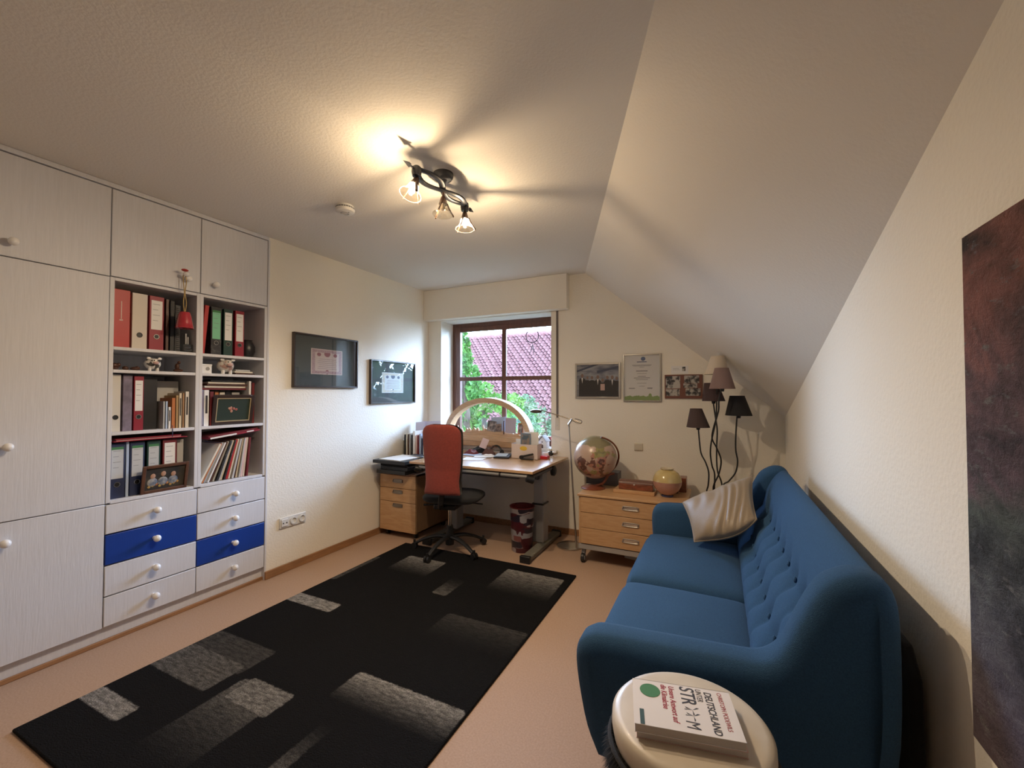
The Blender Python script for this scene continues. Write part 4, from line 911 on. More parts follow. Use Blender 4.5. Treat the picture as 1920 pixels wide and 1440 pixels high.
# books on the drum
q00 = on('z', DZ + .031, 1186, 1272); q10 = on('z', DZ + .031, 1372, 1301); q01 = on('z', DZ + .031, 1190, 1357); q11 = on('z', DZ + .031, 1392, 1387)
bdir = (q10 - q00).normalized(); ang = math.atan2(bdir.y, bdir.x); bw = ((q10 - q00).length + (q11 - q01).length) / 2; bh = abs((q00 - q01).dot(Vector((-bdir.y, bdir.x, 0))))
bc = (q00 + q10 + q01 + q11) / 4
# local frame: +x = cover top, -y = reading direction
for (z0, z1, lab, cm, dx, dy, dr_) in ((DZ, DZ + .013, 'thin pale brochure under the white paperback on the drum', PINK, .004, .002, -.012), (DZ + .0135, DZ + .031, 'white paperback with STROM on its cover, on the drum', PAPER, 0, 0, 0)):
    bk = thing('book', lab, 'book', (bc.x + dx, bc.y + dy, z0), ang + dr_, 'books on the drum')
    h = z1 - z0
    G().bb(-bw / 2, bw / 2, -bh / 2, bh / 2, 0, .0012).bb(-bw / 2, bw / 2, -bh / 2, bh / 2, h - .0012, h).bb(-bw / 2, bw / 2, bh / 2 - .001, bh / 2, 0, h).build('cover', mat('white_cover', (.80, .77, .77), .35, coat=.2) if z0 > DZ else cm, bk, local=True)
    G().bb(-bw / 2 + .001, bw / 2 - .001, -bh / 2 + .001, bh / 2 - .002, .0013, h - .0013).build('pages', mat('page_edges', (.56, .50, .45), .9, bump=.3, bscale=300, bstretch=(.1, .1, 6)), bk, local=True)
MT = Matrix.Translation((bc.x, bc.y, DZ + .0312)) @ Matrix.Rotation(ang, 4, 'Z')
def cov(body, size, m, x, y, nm, shear=0, sp=1., xs=1., bold=0.):
    # text whose reading direction is local -y and whose up is local +x
    M_ = MT @ Matrix.Translation((x, y, 0)) @ Matrix.Rotation(-pi / 2, 4, 'Z')
    return text(body, size, m, bk, M_, nm, .0002, shear, sp, 'LEFT', xs, bold)
hx, hy = bw / 2, bh / 2
cov('CHRISTOPH PODEWILS', .0135, INKR, hx - .028, hy - .008, 'author_line', 0, 1, .82)
cov('DEUTSCHLAND', .0215, INK, hx - .056, hy - .012, 'title_line', .1, 1, .84, .0004)
cov('UNTER', .0175, INK, hx - .074, hy - .006, 'title_line', .1, 1, .75)
cov('STR', .044, INK, hx - .108, hy - .004, 'title_word', .1, 1, .80, .0005)
cov('M', .040, INK, hx - .108, hy - .112, 'title_word', .1, 1, .74, 0)
g = G()   # wind turbines standing in for the letter O
for (ty, s_) in ((hy - .079, 1.05), (hy - .097, 1.0)):
    xb_, zt = hx - .106, .0
    for a in (0.5, 2.6, 4.7):
        g.add([MT @ Vector((hx - .090, ty, .0003)), MT @ Vector((hx - .090 + .016 * s_ * math.cos(a), ty + .016 * s_ * math.sin(a), .0003)), MT @ Vector((hx - .090 + .012 * s_ * math.cos(a + .25), ty + .012 * s_ * math.sin(a + .25), .0003))], [(0, 1, 2)])
    g.add([MT @ Vector((hx - .106, ty - .001, .0003)), MT @ Vector((hx - .106, ty + .001, .0003)), MT @ Vector((hx - .090, ty, .0003))], [(0, 1, 2)])
g.build('turbine_print', INK, bk)
cov('Unsere Antwort auf', .0175, INKR, hx - .133, hy - .010, 'subtitle_line', .15, 1, .80, .0003)
cov('die Klimakrise', .0175, INKR, hx - .150, hy - .008, 'subtitle_line', .15, 1, .80, .0003)
g = G(); g.v = []; 
cc = MT @ Vector((-hx + .038, hy - .036, .0001)); g.cyl(cc, cc + Vector((0, 0, .0004)), .0225, n=32); g.build('green_badge', GREENC, bk)
cov('Mit einem', .0065, PAPER, -hx + .045, hy - .020, 'badge_line'); cov('Vorwort von', .0065, PAPER, -hx + .037, hy - .019, 'badge_line'); cov('Fachleuten', .0065, PAPER, -hx + .029, hy - .021, 'badge_line')
g = G(); g.add([MT @ Vector(p) for p in ((-hx + .012, -hy + .001, .0003), (-hx + .021, -hy + .001, .0003), (-hx + .021, -hy + .046, .0003), (-hx + .012, -hy + .046, .0003))], [(0, 1, 2, 3)]); g.build('publisher_tag', mat('dark_teal_print', (.02, .06, .05), .6), bk)
cov('C.H.BECK', .0075, GREYP, -hx + .0145, -hy + .042, 'publisher_name', 0, 1, .9)

# ------------------------------------------------------------------ desk
DKZ = .745
DX0, DX1, DY0, DY1 = -2.50, -1.302, 3.06, 3.925
desk = thing('desk', 'height adjustable desk with beech top and grey legs by the window', 'desk', (-1.9, 3.5, 0))
G().bb(DX0, DX1, DY0, DY1, DKZ - .022, DKZ).build('desk_top', DESKTOP, desk, bevel=.003)
G().tube([(-2.40, DY0 + .02, .700), (-1.345, DY0 + .02, .700)], .015, 14).build('front_rail', GREYM, desk)
G().cyl((-1.60, DY0 + .02, .700), (-1.585, DY0 + .02, .700), .0165, n=14).cyl((-2.30, DY0 + .02, .700), (-2.29, DY0 + .02, .700), .0165, n=14).build('rail_joint', BLACK, desk)
G().bb(-2.15, -1.45, DY0 + .06, DY0 + .10, .665, .70).bb(-2.3, -1.42, 3.46, 3.50, .60, .72).build('cross_beam', DARKM, desk, bevel=.003)
for x in (-1.34, -2.42):
    s = -1 if x > -2 else 1
    G().tube([(x, DY0 + .01, .690), (x, 3.62, .690)], .014, 12).build('side_rail', DARKM, desk)
    G().cyl((x - .012, DY0 - .004, .69), (x + .03, DY0 + .03, .675), .026, .03, 16).build('end_cap', BLACK, desk)
    G().lathe([(.03, 0), (.045, .006), (.045, .03), (.03, .04)], (x - .01, 3.60, .665), 20, (1, 0, 0)).build('adjusting_knob', BLACK, desk)
    G().bb(x + s * .095 - .045, x + s * .095 + .045, 3.50, 3.60, .38, .70).build('leg_upper', GREYM, desk, bevel=.008)
    G().bb(x + s * .095 - .052, x + s * .095 + .052, 3.49, 3.61, .05, .38).build('leg_lower', GREYM, desk, bevel=.008)
    G().bb(x + s * .095 - .055, x + s * .095 + .055, 3.485, 3.615, .378, .388).build('leg_collar', BLACK, desk)
    G().bb(x + s * .06 - .04, x + s * .06 + .04, 3.155, 3.86, .012, .05).build('foot', mat('olive_grey_steel', (.16, .155, .13), .5), desk, bevel=.008)
    G().bb(x + s * .06 - .045, x + s * .06 + .045, 3.125, 3.16, .0, .058).build('foot_cap', BLACK, desk, bevel=.006)
    G().bb(x + s * .06 - .045, x + s * .06 + .045, 3.855, 3.885, .0, .058).build('foot_cap', BLACK, desk, bevel=.006)

# pedestal under the desk
pd = thing('drawer_pedestal', 'narrow beech drawer pedestal with three handles against the left wall', 'drawer unit', (-2.72, 3.45, 0))
PX0, PX1, PY0, PY1, PT = -2.940, -2.512, 3.17, 3.74, .597
G().bb(PX0, PX0 + .016, PY0 + .018, PY1, .055, PT).bb(PX1 - .016, PX1, PY0 + .018, PY1, .055, PT).bb(PX0, PX1, PY0 + .018, PY1, PT - .018, PT).bb(PX0, PX1, PY1 - .012, PY1, .055, PT).bb(PX0, PX1, PY0 + .018, PY1, .055, .07).build('body', mat('beech_side', (.36, .21, .11), .5, var=.15, vscale=9, vstretch=(9, 9, 1.2)), pd, bevel=.002)
def cuphandle(cx, z, y, w, parent, m):
    pts = [(cx - w / 2, y, z + .013), (cx - w / 2 - .004, y - .002, z), (cx - w / 2, y, z - .013), (cx + w / 2, y, z - .013), (cx + w / 2 + .004, y, z), (cx + w / 2, y, z + .013), (cx - w / 2, y, z + .013)]
    h = G().tube([(p[0], y - .004, p[2]) for p in spline(pts, 3)], .0035, 8, False).build('handle', m, parent)
    G().bb(cx - w / 2 + .002, cx + w / 2 - .002, y - .003, y - .0005, z - .010, z + .008).build('handle_plate', m, h)
for (a, b, hz) in ((.462, .580, .530), (.335, .458, .428), (.060, .331, .300)):
    d_ = G().bb(PX0 + .002, PX1 - .002, PY0, PY0 + .018, a, b).build('drawer', BEECH, pd, bevel=.002)
    cuphandle(-2.722, hz if hz > .31 else .302, PY0, .10, d_, mat('dull_steel', (.28, .26, .24), .35, metal=.9))
for x in (PX0 + .05, PX1 - .05):
    for y in (PY0 + .07, PY1 - .06): G().cyl((x - .01, y, .024), (x + .01, y, .024), .024, n=14).bb(x - .006, x + .006, y - .006, y + .006, .02, .056).build('caster', BLACK, pd)
# folders piled on the pedestal
fz = PT
for k, (dx0, dx1, dy0, h, m, lb) in enumerate([(.03, .02, .0, .012, PINK, 'pale pink wallet lowest in the pile on the pedestal'), (.02, .01, -.05, .035, BLACK, 'thick black folder second from bottom of the pedestal pile'), (.05, .0, -.03, .030, MARBLE, 'black marbled folder in the middle of the pedestal pile'), (.04, .01, -.02, .030, BLACKF, 'black cloth folder fourth in the pedestal pile'), (-.0, -.01, -.08, .030, BLACK, 'wide black folder topmost of the pedestal pile')]):
    slab('folder', 'folder', m, PX0 + .03 + dx0, -2.545 - dx1, 3.12 + dy0, 3.42 + dy0, fz, fz + h, lb, 'folders piled on the pedestal'); fz += h + .0004
slab('paper_stack', 'papers', PAPER, -2.86, -2.60, 3.07, 3.38, fz, fz + .008, 'white papers lying on the topmost black folder', rz=R(-4))
# magazine holder with brochures, on the pedestal's rear
mh = thing('brochure_stand', 'upright stand of brochures in the corner left of the chair', 'brochures', (-2.72, 3.62, PT))
for k, (x, w_, h, m) in enumerate([(-2.925, .020, .33, MARBLE), (-2.900, .016, .34, CREAM), (-2.880, .018, .335, BROWN), (-2.858, .014, .34, GREYP), (-2.838, .02, .33, MARBLE), (-2.812, .028, .37, PAPER), (-2.778, .016, .33, PINK), (-2.757, .018, .33, DKRED), (-2.732, .02, .345, SKYB), (-2.706, .016, .30, NAVY), (-2.685, .06, .34, PAPER)]):
    G().bb(x, x + w_ - .003, 3.50, 3.71, PT + .001, PT + h).build('brochure', m, mh)
G().rb((-2.865, 3.685, PT + .31), (.12, .003, .28), (R(-6), R(-4), 0)).rb((-2.745, 3.715, PT + .31), (.24, .003, .30), (R(-6), R(-3), 0)).build('upright_sheet', mat('lilac_paper', (.62, .60, .72), .8), mh)
G().bb(-2.80, -2.72, 3.694, 3.696, PT + .38, PT + .388).build('printed_line', INK, mh)
G().bb(-2.935, -2.60, 3.49, 3.495, PT, PT + .10).bb(-2.935, -2.60, 3.725, 3.73, PT, PT + .25).build('rack', DARKM, mh)

# ------------------------------------------------------------------ office chair
ch = thing('office_chair', 'terracotta office chair with black base in front of the desk', 'chair', (-2.09, 3.10, 0), R(12))
G().lathe([(.036, .06), (.040, .12), (.030, .17), (.026, .22)], (0, 0, 0), 24).build('hub', BLACK, ch, local=True)
G().cyl((0, 0, .20), (0, 0, .385), .014, n=16).build('gas_column', CHROME, ch, local=True)
for k in range(5):
    a = R(-90 - 12 + 72 * k); ca, sa = math.cos(a), math.sin(a)
    l = G().tube(spline([(.02 * ca, .02 * sa, .125), (.12 * ca, .12 * sa, .125), (.22 * ca, .22 * sa, .098), (.30 * ca, .30 * sa, .060)], 4), [.024 - .0007 * i for i in range(13)], 10, True, .75).build('leg', BLACK, ch, local=True)
    for s in (-1, 1):
        cx, cy = .315 * ca - s * .014 * sa, .315 * sa + s * .014 * ca
        G().cyl((cx - .008 * -sa, cy - .008 * ca, .038), (cx + .008 * -sa, cy + .008 * ca, .038), .025, n=18).build('caster', BLACK, l, local=True)
    G().cyl((.315 * ca, .315 * sa, .045), (.315 * ca, .315 * sa, .085), .010, n=10).build('caster_stem', BLACK, l, local=True)
G().rb((0, 0, .405), (.20, .26, .05)).build('mechanism', BLACK, ch, local=True, bevel=.015)
def seatf(u, v):
    th = 2 * pi * u; ph = pi * (v - .5)
    def sg(c, e): return math.copysign(abs(c) ** e, c)
    return (.035 + .245 * sg(math.cos(ph), .5) * sg(math.cos(th), .6), .02 + .24 * sg(math.cos(ph), .5) * sg(math.sin(th), .6), .470 + .040 * sg(math.sin(ph), .7) - .02 * (sg(math.sin(th), .6) * math.cos(ph)) ** 3)
G().grid(56, 24, seatf, True).build('seat', BLACKF, ch, local=True, smooth=80)
G().tube([(0, .0, .41), (0, -.20, .415), (.02, -.25, .46), (.04, -.25, .62)], [.022, .022, .022, .022], 10, True, .6).build('back_support', BLACK, ch, local=True)
G().tube([(.10, .02, .415), (.22, .04, .41), (.28, .05, .405)], [.005, .005, .007], 8).build('lever', BLACK, ch, local=True)
G().tube([(-.10, -.08, .41), (-.2, -.09, .405)], [.006, .009], 8).build('lever', BLACK, ch, local=True)
def backc(side):
    def f(u, v):
        z = .545 + .560 * v; t_ = v
        w_ = .138 + .026 * math.sin(max(0, (t_ - .12)) / .88 * pi * .62) + (.018 * (1 - t_ / .2) if t_ < .2 else 0)
        r_ = min(1, max(0, (1 - v)) / .14); w_ *= 1 - (1 - math.sqrt(max(0, 1 - (1 - r_) ** 2))) * .55
        r2 = min(1, v / .03); w_ *= .97 + .03 * r2
        x = w_ * (2 * u - 1)
        curve = -.060 * (v - .35) * (1 if v > .35 else -.5) + .05 * (x / .2) ** 2
        e = (1 - abs(2 * u - 1) ** 6) ** .5 * (1 - abs(2 * v - 1) ** 10) ** .5
        return (x + .040, -.285 + curve + side * .024 * e, z)
    return f
G().grid(40, 50, backc(-1)).grid(40, 50, backc(.15)).build('backrest_shell', TERRA, ch, local=True, smooth=70)
G().grid(40, 50, lambda u, v: Vector(backc(1)(u, v)) * 1 + Vector((0, .030, 0)) * 1.5).grid(40, 50, lambda u, v: Vector(backc(.1)(u, v)) + Vector((0, .008, 0))).build('backrest_pad', mat('charcoal_cloth', (.05, .045, .042), .95), ch, local=True, smooth=70)

# ------------------------------------------------------------------ waste bin
bn = thing('waste_bin', 'tall round waste bin printed with dark red and white newsprint under desk', 'bin', (-1.545, 3.42, 0))
bnm = bpy.data.materials.new('newsprint'); bnm.use_nodes = True; N = bnm.node_tree.nodes; L = bnm.node_tree.links; b = N['Principled BSDF']
t = N.new('ShaderNodeTexCoord'); mp = N.new('ShaderNodeMapping'); mp.inputs['Scale'].default_value = (9, 9, 22)
vo = N.new('ShaderNodeTexVoronoi'); vo.distance = 'CHEBYCHEV'; vo.inputs['Scale'].default_value = 1.
hs = N.new('ShaderNodeSeparateColor'); cr = N.new('ShaderNodeValToRGB'); cr.color_ramp.interpolation = 'CONSTANT'; e = cr.color_ramp.elements
e[0].color = (.07, .010, .018, 1); e[0].position = 0; e[1].position = .34; e[1].color = (.34, .30, .31, 1)
for p_, c_ in ((.52, (.02, .015, .03, 1)), (.66, (.20, .07, .07, 1)), (.82, (.30, .30, .33, 1))): q = e.new(p_); q.color = c_
L.new(t.outputs['Object'], mp.inputs[0]); L.new(mp.outputs[0], vo.inputs['Vector']); L.new(vo.outputs['Color'], hs.inputs[0]); L.new(hs.outputs[0], cr.inputs[0]); L.new(cr.outputs[0], b.inputs['Base Color']); b.inputs['Roughness'].default_value = .35
G().lathe([(.088, 0), (.090, .004), (.106, .375), (.103, .375), (.088, .01), (0, .01)], (-1.545, 3.40, 0), 40, caps=False).build('bin_wall', bnm, bn)
G().lathe([(.106, .370), (.109, .374), (.109, .380), (.104, .380), (.1035, .372)], (-1.545, 3.40, 0), 40, caps=False).build('rim', DKRED, bn)
G().lathe([(.0, .30), (.095, .30), (.102, .372)], (-1.545, 3.40, 0), 40, caps=False).build('liner', DKRED, bn)

# ------------------------------------------------------------------ candle arch on the sill
YA = 3.99
ar = thing('candle_arch', 'large pale wooden candle arch with carved scene on the window sill', 'arch', (-2.2, YA, OZ0))
outer = [(840, 812), (843, 790), (852, 777), (866, 764), (885, 754), (912, 748), (940, 750), (963, 760), (983, 776), (995, 797), (999, 812)]
inner = [(853, 812), (856, 790), (864, 780), (876, 770), (893, 762), (912, 757), (938, 759), (958, 769), (973, 784), (983, 800), (986, 812)]
cxA = -2.205; 
no = 40
g = G(); RO, RI, ZA = .515, .462, OZ0 + .10
ro_h, ri_h = .405, .352
def ell(a, rx, rh): return (cxA + rx * math.cos(a), ZA + rh * math.sin(a))
po = [ell(pi * k / no, RO, ro_h) for k in range(no + 1)]; pi_ = [ell(pi * k / no, RI, ri_h) for k in range(no + 1)]
vs = [(x, YA - .075, z) for x, z in po] + [(x, YA - .075, z) for x, z in pi_] + [(x, YA + .04, z) for x, z in po] + [(x, YA + .04, z) for x, z in pi_]
n = no + 1; fs = []
for k in range(no): fs += [(k, k + 1, n + k + 1, n + k), (2 * n + k, 3 * n + k, 3 * n + k + 1, 2 * n + k + 1), (k, 2 * n + k, 2 * n + k + 1, k + 1), (n + k, n + k + 1, 3 * n + k + 1, 3 * n + k)]
fs += [(0, n, 3 * n, 2 * n), (no, 2 * n + no, 3 * n + no, n + no)]
g.add(vs, fs); g.build('arch_band', PALEW, ar, bevel=.002)
G().bb(cxA - .53, cxA + .53, YA - .085, YA + .05, OZ0 + .052, OZ0 + .105).build('base_upper', PALEW, ar, bevel=.004)
G().bb(cxA - .54, cxA + .54, YA - .095, YA + .06, OZ0 + .001, OZ0 + .052).build('base_lower', mat('pale_arch_wood_lower', (.50, .32, .18), .5, var=.18, vscale=9, vstretch=(1.2, 9, 9)), ar, bevel=.004)
# carved hill silhouette with trees and houses
rn = random.Random(9); prf = [(cxA - .44, OZ0 + .10)]
x = cxA - .44
while x < cxA + .44:
    u_ = (x - cxA + .44) / .88; base = .115 + .055 * math.sin(u_ * pi) * (1 if u_ < .55 else 1.1)
    prf.append((x, OZ0 + base + rn.uniform(-.012, .016))); x += .022
prf.append((cxA + .44, OZ0 + .10))
G().prism(prf, 'xz', YA - .03, YA - .022).build('carved_hill', PALEW, ar)
g = G()
for k in range(8):
    x = cxA - .40 + k * .05 + rn.uniform(-.01, .01); zb = OZ0 + .125 + .03 * math.sin((x - cxA + .44) / .88 * pi); h = rn.uniform(.03, .07)
    if k in (0, 1, 7): g.prism([(x - .016, zb), (x + .016, zb), (x + .004, zb + h * .6), (x + .010, zb + h * .6), (x, zb + h + .02), (x - .010, zb + h * .6), (x - .004, zb + h * .6)], 'xz', YA - .040, YA - .033)
    else: g.prism([(x - .016, zb), (x + .016, zb), (x + .016, zb + .02), (x, zb + .036), (x - .016, zb + .02)], 'xz', YA - .045, YA - .033)
g.build('carved_figures', mat('pale_carving', (.68, .50, .34), .6), ar)
# cards and photos leaning in the arch
def card(name, label, cat, x0, x1, z0, z1, y, m, tilt=0, pics=None, group='cards propped in the candle arch'):
    o = thing(name, label, cat, ((x0 + x1) / 2, y, z0), 0, group)
    G().rb(((x0 + x1) / 2, y, (z0 + z1) / 2), (x1 - x0, .0015, z1 - z0), (0, tilt, 0)).build('card', m, o)
    if pics: G().rb(((x0 + x1) / 2, y - .0012, (z0 + z1) / 2), ((x1 - x0) * .8, .0006, (z1 - z0) * .8), (0, tilt, 0)).build('printed_picture', pics, o)
PHB = mat('dark_photo', (.10, .09, .09), .4, col2=(.42, .36, .33), vscale=22, lo=.40, hi=.55)
card('photo', 'dark photo of two people propped in the candle arch', 'photo', -2.20, -2.095, .955, 1.065, YA - .035, PHB, R(8), None)
card('postcard', 'wide pale blue card standing behind the photos in the arch', 'postcard', -2.16, -1.985, .95, 1.105, YA - .018, SKYB, R(-3), None)
card('photo', 'small portrait photo in the middle of the candle arch', 'photo', -2.095, -2.03, .955, 1.035, YA - .042, mat('portrait_photo', (.34, .26, .22), .5, col2=(.06, .04, .04), vscale=30), R(-3), None)
card('greeting_card', 'plain lilac card propped beside the window mullion', 'card', -1.985, -1.865, .945, 1.10, YA - .040, mat('lilac_card', (.46, .42, .50), .6), R(2), None)
card('postcard', 'orange-brown postcard at the arch foot', 'postcard', -1.845, -1.79, .935, 1.05, YA - .030, ORANGE, R(3), PHB)
card('greeting_card', 'white card half hidden behind the orange postcard', 'card', -1.86, -1.765, .92, 1.03, YA - .015, PAPER, R(-4), None)
tag(G().bb(-2.005, -1.995, YA - .05, YA - .044, .93, 1.06).ball((-2.0, YA - .047, 1.065), .008, 8).build('wooden_figure', BROWN), 'thin dark wooden figure between photos and lilac card', 'figurine')
# house lantern and ornaments at the right end of the sill
ho = thing('ornament_house', 'small white lantern house with pitched roof at the end of the sill', 'ornament', (-1.55, 3.965, OZ0))
hb = [(-.042, 0), (.042, 0), (.042, .06), (0, .115), (-.042, .06)]
g = G().prism([(a - 1.575, b_ + OZ0 + .012) for a, b_ in hb], 'xz', 3.945, 4.035); g.build('house_body', CERW, ho, bevel=.002)
for s in (-1, 1): G().rb((-1.575 + s * .026, 3.985, OZ0 + .105), (.075, .115, .006), (0, s * R(52), 0)).build('roof', mat('grey_roof', (.45, .44, .46), .6), ho)
G().prism([(-1.587, OZ0 + .012), (-1.565, OZ0 + .012), (-1.565, OZ0 + .040), (-1.576, OZ0 + .050), (-1.587, OZ0 + .040)], 'xz', 3.942, 3.9448).build('doorway', BROWN, ho)
G().cyl((-1.576, 3.942, OZ0 + .072), (-1.576, 3.9448, OZ0 + .072), .006, n=12).build('round_window', INK, ho)
G().cyl((-1.576, 3.95, OZ0 + .125), (-1.576, 3.95, OZ0 + .15), .003, n=8).build('chimney', INK, ho)
G().bb(-1.65, -1.485, 3.94, 4.05, OZ0 + .0005, OZ0 + .012).build('base_plate', PAPER, ho)
gd = thing('glass_dome', 'clear glass bell standing behind the white lantern house', 'ornament', (-1.63, 4.09, OZ0))
G().lathe([(.055, 0), (.052, .08), (.035, .13), (.012, .155), (.01, .17), (.018, .18), (.0, .19)], (-1.63, 4.10, OZ0 + .001), 28, caps=False).build('dome', CLEAR, gd)
G().lathe([(.06, 0), (.06, .01), (.05, .012)], (-1.63, 4.10, OZ0 + .0005), 28).build('foot', PAPER, gd)
rib = thing('red_ribbon', 'pink-red ribbon bow at the right end of the sill', 'ribbon', (-1.505, 4.0, OZ0))
g = G()
for s in (-1, 1): g.tube([(-1.512 + .018 * math.sin(a) * (1 if s > 0 else .7), 4.065, OZ0 + .075 + s * .028 + .025 * math.cos(a)) for a in [2 * pi * k / 14 for k in range(15)]], .004, 6, False, 1.)
g.tube([(-1.512, 4.065, OZ0 + .002), (-1.508, 4.065, OZ0 + .05), (-1.512, 4.065, OZ0 + .08)], .004, 6)
g.build('bow', mat('pink_ribbon', (.65, .12, .16), .5), rib)

# ------------------------------------------------------------------ things on the desk
def D(u, v):
    if v > 100: return on('z', DKZ, u, v)
    q = on('y', v, u, 850); return Vector((q.x, v, DKZ))
T0 = DKZ + .0005
# letter holder box with cards
p0 = D(959, 858); p1 = D(1008, 864)
p0.y = p1.y = 3.62; x0_, x1_ = on('y', 3.62, 959, 850).x, on('y', 3.62, 1007.5, 850).x
lh = thing('letter_box', 'white card letter box with yellow sticker on the desk', 'box', ((x0_ + x1_) / 2, 3.66, DKZ))
G().bb(x0_, x1_, 3.62, 3.623, T0, DKZ + .135).bb(x0_, x1_, 3.72, 3.723, T0, DKZ + .16).bb(x0_, x0_ + .003, 3.623, 3.72, T0, DKZ + .14).bb(x1_ - .003, x1_, 3.623, 3.72, T0, DKZ + .14).bb(x0_, x1_, 3.62, 3.72, T0, T0 + .003).build('box_walls', mat('pinkish_white_card', (.66, .58, .56), .7), lh)
G().ball(((x0_ * .53 + x1_ * .47), 3.6195, DKZ + .098), .034, 18, (1.1, .02, .62)).build('yellow_sticker', YELLOW, lh)
text('WINDPARK', .014, INK, lh, Matrix.Translation((x1_ - .085, 3.6193, DKZ + .11)) @ Matrix.Rotation(pi / 2, 4, 'X'), 'printed_word') if False else None
card('postcard', 'blue postcard with a portrait standing in the letter box', 'postcard', (x0_ + x1_) / 2 - .055, (x0_ + x1_) / 2 + .045, DKZ + .09, DKZ + .235, 3.66, mat('blue_photo', (.16, .22, .28), .5), R(1), mat('portrait_blue', (.30, .24, .20), .5, col2=(.08, .13, .18), vscale=14, lo=.42, hi=.55), 'cards in the letter box')
card('envelope', 'white envelope behind the blue postcard in the letter box', 'envelope', (x0_ + x1_) / 2 - .02, x1_ - .012, DKZ + .06, DKZ + .245, 3.685, PAPER, R(-2), None, 'cards in the letter box')
card('envelope', 'low white envelope at the left of the letter box', 'envelope', x0_ + .012, x0_ + .11, DKZ + .04, DKZ + .175, 3.69, PAPER, R(1), None, 'cards in the letter box')
# stapler standing in front
stp = D(988, 858); xs_ = on('y', 3.56, 985, 850).x
so = thing('stapler', 'black stapler lying open before the letter box', 'stapler', (xs_, 3.58, DKZ))
G().bb(xs_ - .055, xs_ + .065, 3.575, 3.600, T0, T0 + .012).build('base', BLACK, so, bevel=.004)
G().rb((xs_ + .004, 3.588, DKZ + .040), (.125, .022, .018), (0, R(-14), 0)).build('arm', BLACK, so, bevel=.005)
G().cyl((xs_ - .052, 3.574, DKZ + .022), (xs_ - .052, 3.601, DKZ + .022), .017, n=18).build('hinge', BLACK, so)
# red box
p = on('y', 3.70, 1018, 848); rbx = thing('tin_box', 'small red box with white lid right of the letter box', 'box', (p.x, 3.72, DKZ))
G().bb(p.x - .035, p.x + .045, 3.69, 3.76, T0, T0 + .028).build('box_body', BRICKR, rbx, bevel=.003)
G().bb(p.x - .035, p.x + .03, 3.765, 3.80, T0, T0 + .05).build('lid', PAPER, rbx, bevel=.002)
# black and white figure on glass foot
p = on('y', 3.66, 1033, 845); fg = thing('desk_figurine', 'black and silver round figurine at the right desk edge', 'figurine', (p.x, 3.66, DKZ))
G().ball((p.x, 3.66, DKZ + .062), .024, 18).build('body', mat('gloss_black', (.01, .01, .01), .12, coat=.5), fg)
G().ball((p.x, 3.658, DKZ + .094), .014, 14).build('head', SILVER, fg)
for s in (-1, 1): G().ball((p.x + s * .021, 3.655, DKZ + .072), .008, 10).build('wing', SILVER, fg)
for a in range(3): G().tube([(p.x, 3.66, DKZ + .045), (p.x + .026 * math.cos(a * 2.1 + .5), 3.66 + .026 * math.sin(a * 2.1 + .5), T0 + .004)], .005, 8).build('foot', CHROME, fg)
# phone tray / calculator
p = D(942, 3.60); cal = thing('calculator_tray', 'black device with a pale blue display lying on the desk', 'device', (p.x, p.y, DKZ), R(12))
G().rb((0, .02, .014), (.15, .14, .022), (R(8), 0, 0)).build('housing', BLACK, cal, bevel=.004, local=True)
G().rb((-.008, .015, .027), (.105, .09, .003), (R(8), 0, 0)).build('display', mat('screen_grey', (.50, .58, .63), .25), cal, local=True)
# tape roll arch
p = on('y', 3.80, 929, 845); tp = thing('headphones', 'black round headband lying against the arch base', 'headphones', (p.x, 3.80, DKZ))
G().tube([(p.x + .062 * math.cos(a), 3.80 + .02 * math.sin(a), DKZ + .018 + .062 * math.sin(a)) for a in [pi * k / 16 for k in range(17)]], .010, 10).build('headband', BLACK, tp)
for s in (-1, 1): G().lathe([(.02, 0), (.026, .008), (.024, .02)], (p.x + s * .062, 3.80, DKZ + .024), 18, (s, -.3, 0)).build('ear_cup', BLACKF, tp)
# papers, pouches, glasses
rn = random.Random(21)
def crumple(name, label, cat, u, v, sx, sy, h, m, rz, group=None):
    c = D(u, v)
    def f(a, b_):
        x = (a - .5) * sx; y = (b_ - .5) * sy; e = (16 * a * (1 - a) * b_ * (1 - b_)) ** .5
        z = .004 + h * e * (.75 + .25 * math.sin(a * 9 + u) * math.cos(b_ * 7 + v))
        return (c.x + x * math.cos(rz) - y * math.sin(rz), c.y + x * math.sin(rz) + y * math.cos(rz), DKZ + z)
    def fb(a, b_):
        q = f(a, b_); return (q[0], q[1], DKZ + .001)
    g = G().grid(18, 14, f); g.grid(18, 14, fb); return tag(g.build(name, m, smooth=60), label, cat, group)
def sheet(name, label, cat, u, v, sx, sy, k, m, rz, group='papers strewn on the desk'):
    c = D(u, v); return tag(G().rb((c.x, c.y, DKZ + .002 + k * .0025), (sx, sy, .0018), (0, 0, rz)).build(name, m), label, cat, group)
sheet('paper', 'large white paper nearest the chair back on the desk', 'paper', 888, 3.42, .20, .16, 0, PAPER, .2)
sheet('paper', 'pale blue paper partly under the white envelope', 'paper', 893, 3.66, .24, .18, 1, SKYB, -.15)
sheet('envelope', 'white window envelope on top of the desk papers', 'envelope', 906, 3.56, .17, .10, 2, PAPER, .35)
crumple('cleaning_cloth', 'folded white cloth between papers and black device', 'cloth', 917, 3.62, .13, .075, .024, PAPER, -.1)
crumple('glasses_case', 'dark red soft glasses case next to the chair back', 'case', 884, 3.70, .14, .08, .05, DKRED, -.2)
crumple('pencil_pouch', 'grey-black crumpled pouch in front of the arch base', 'pouch', 900, 3.80, .17, .10, .08, BLACKF, .3)
crumple('cloth_pouch', 'brown crumpled pouch left of the headphones', 'pouch', 916, 3.72, .12, .08, .07, mat('brown_cloth', (.12, .06, .05), .9), .1)
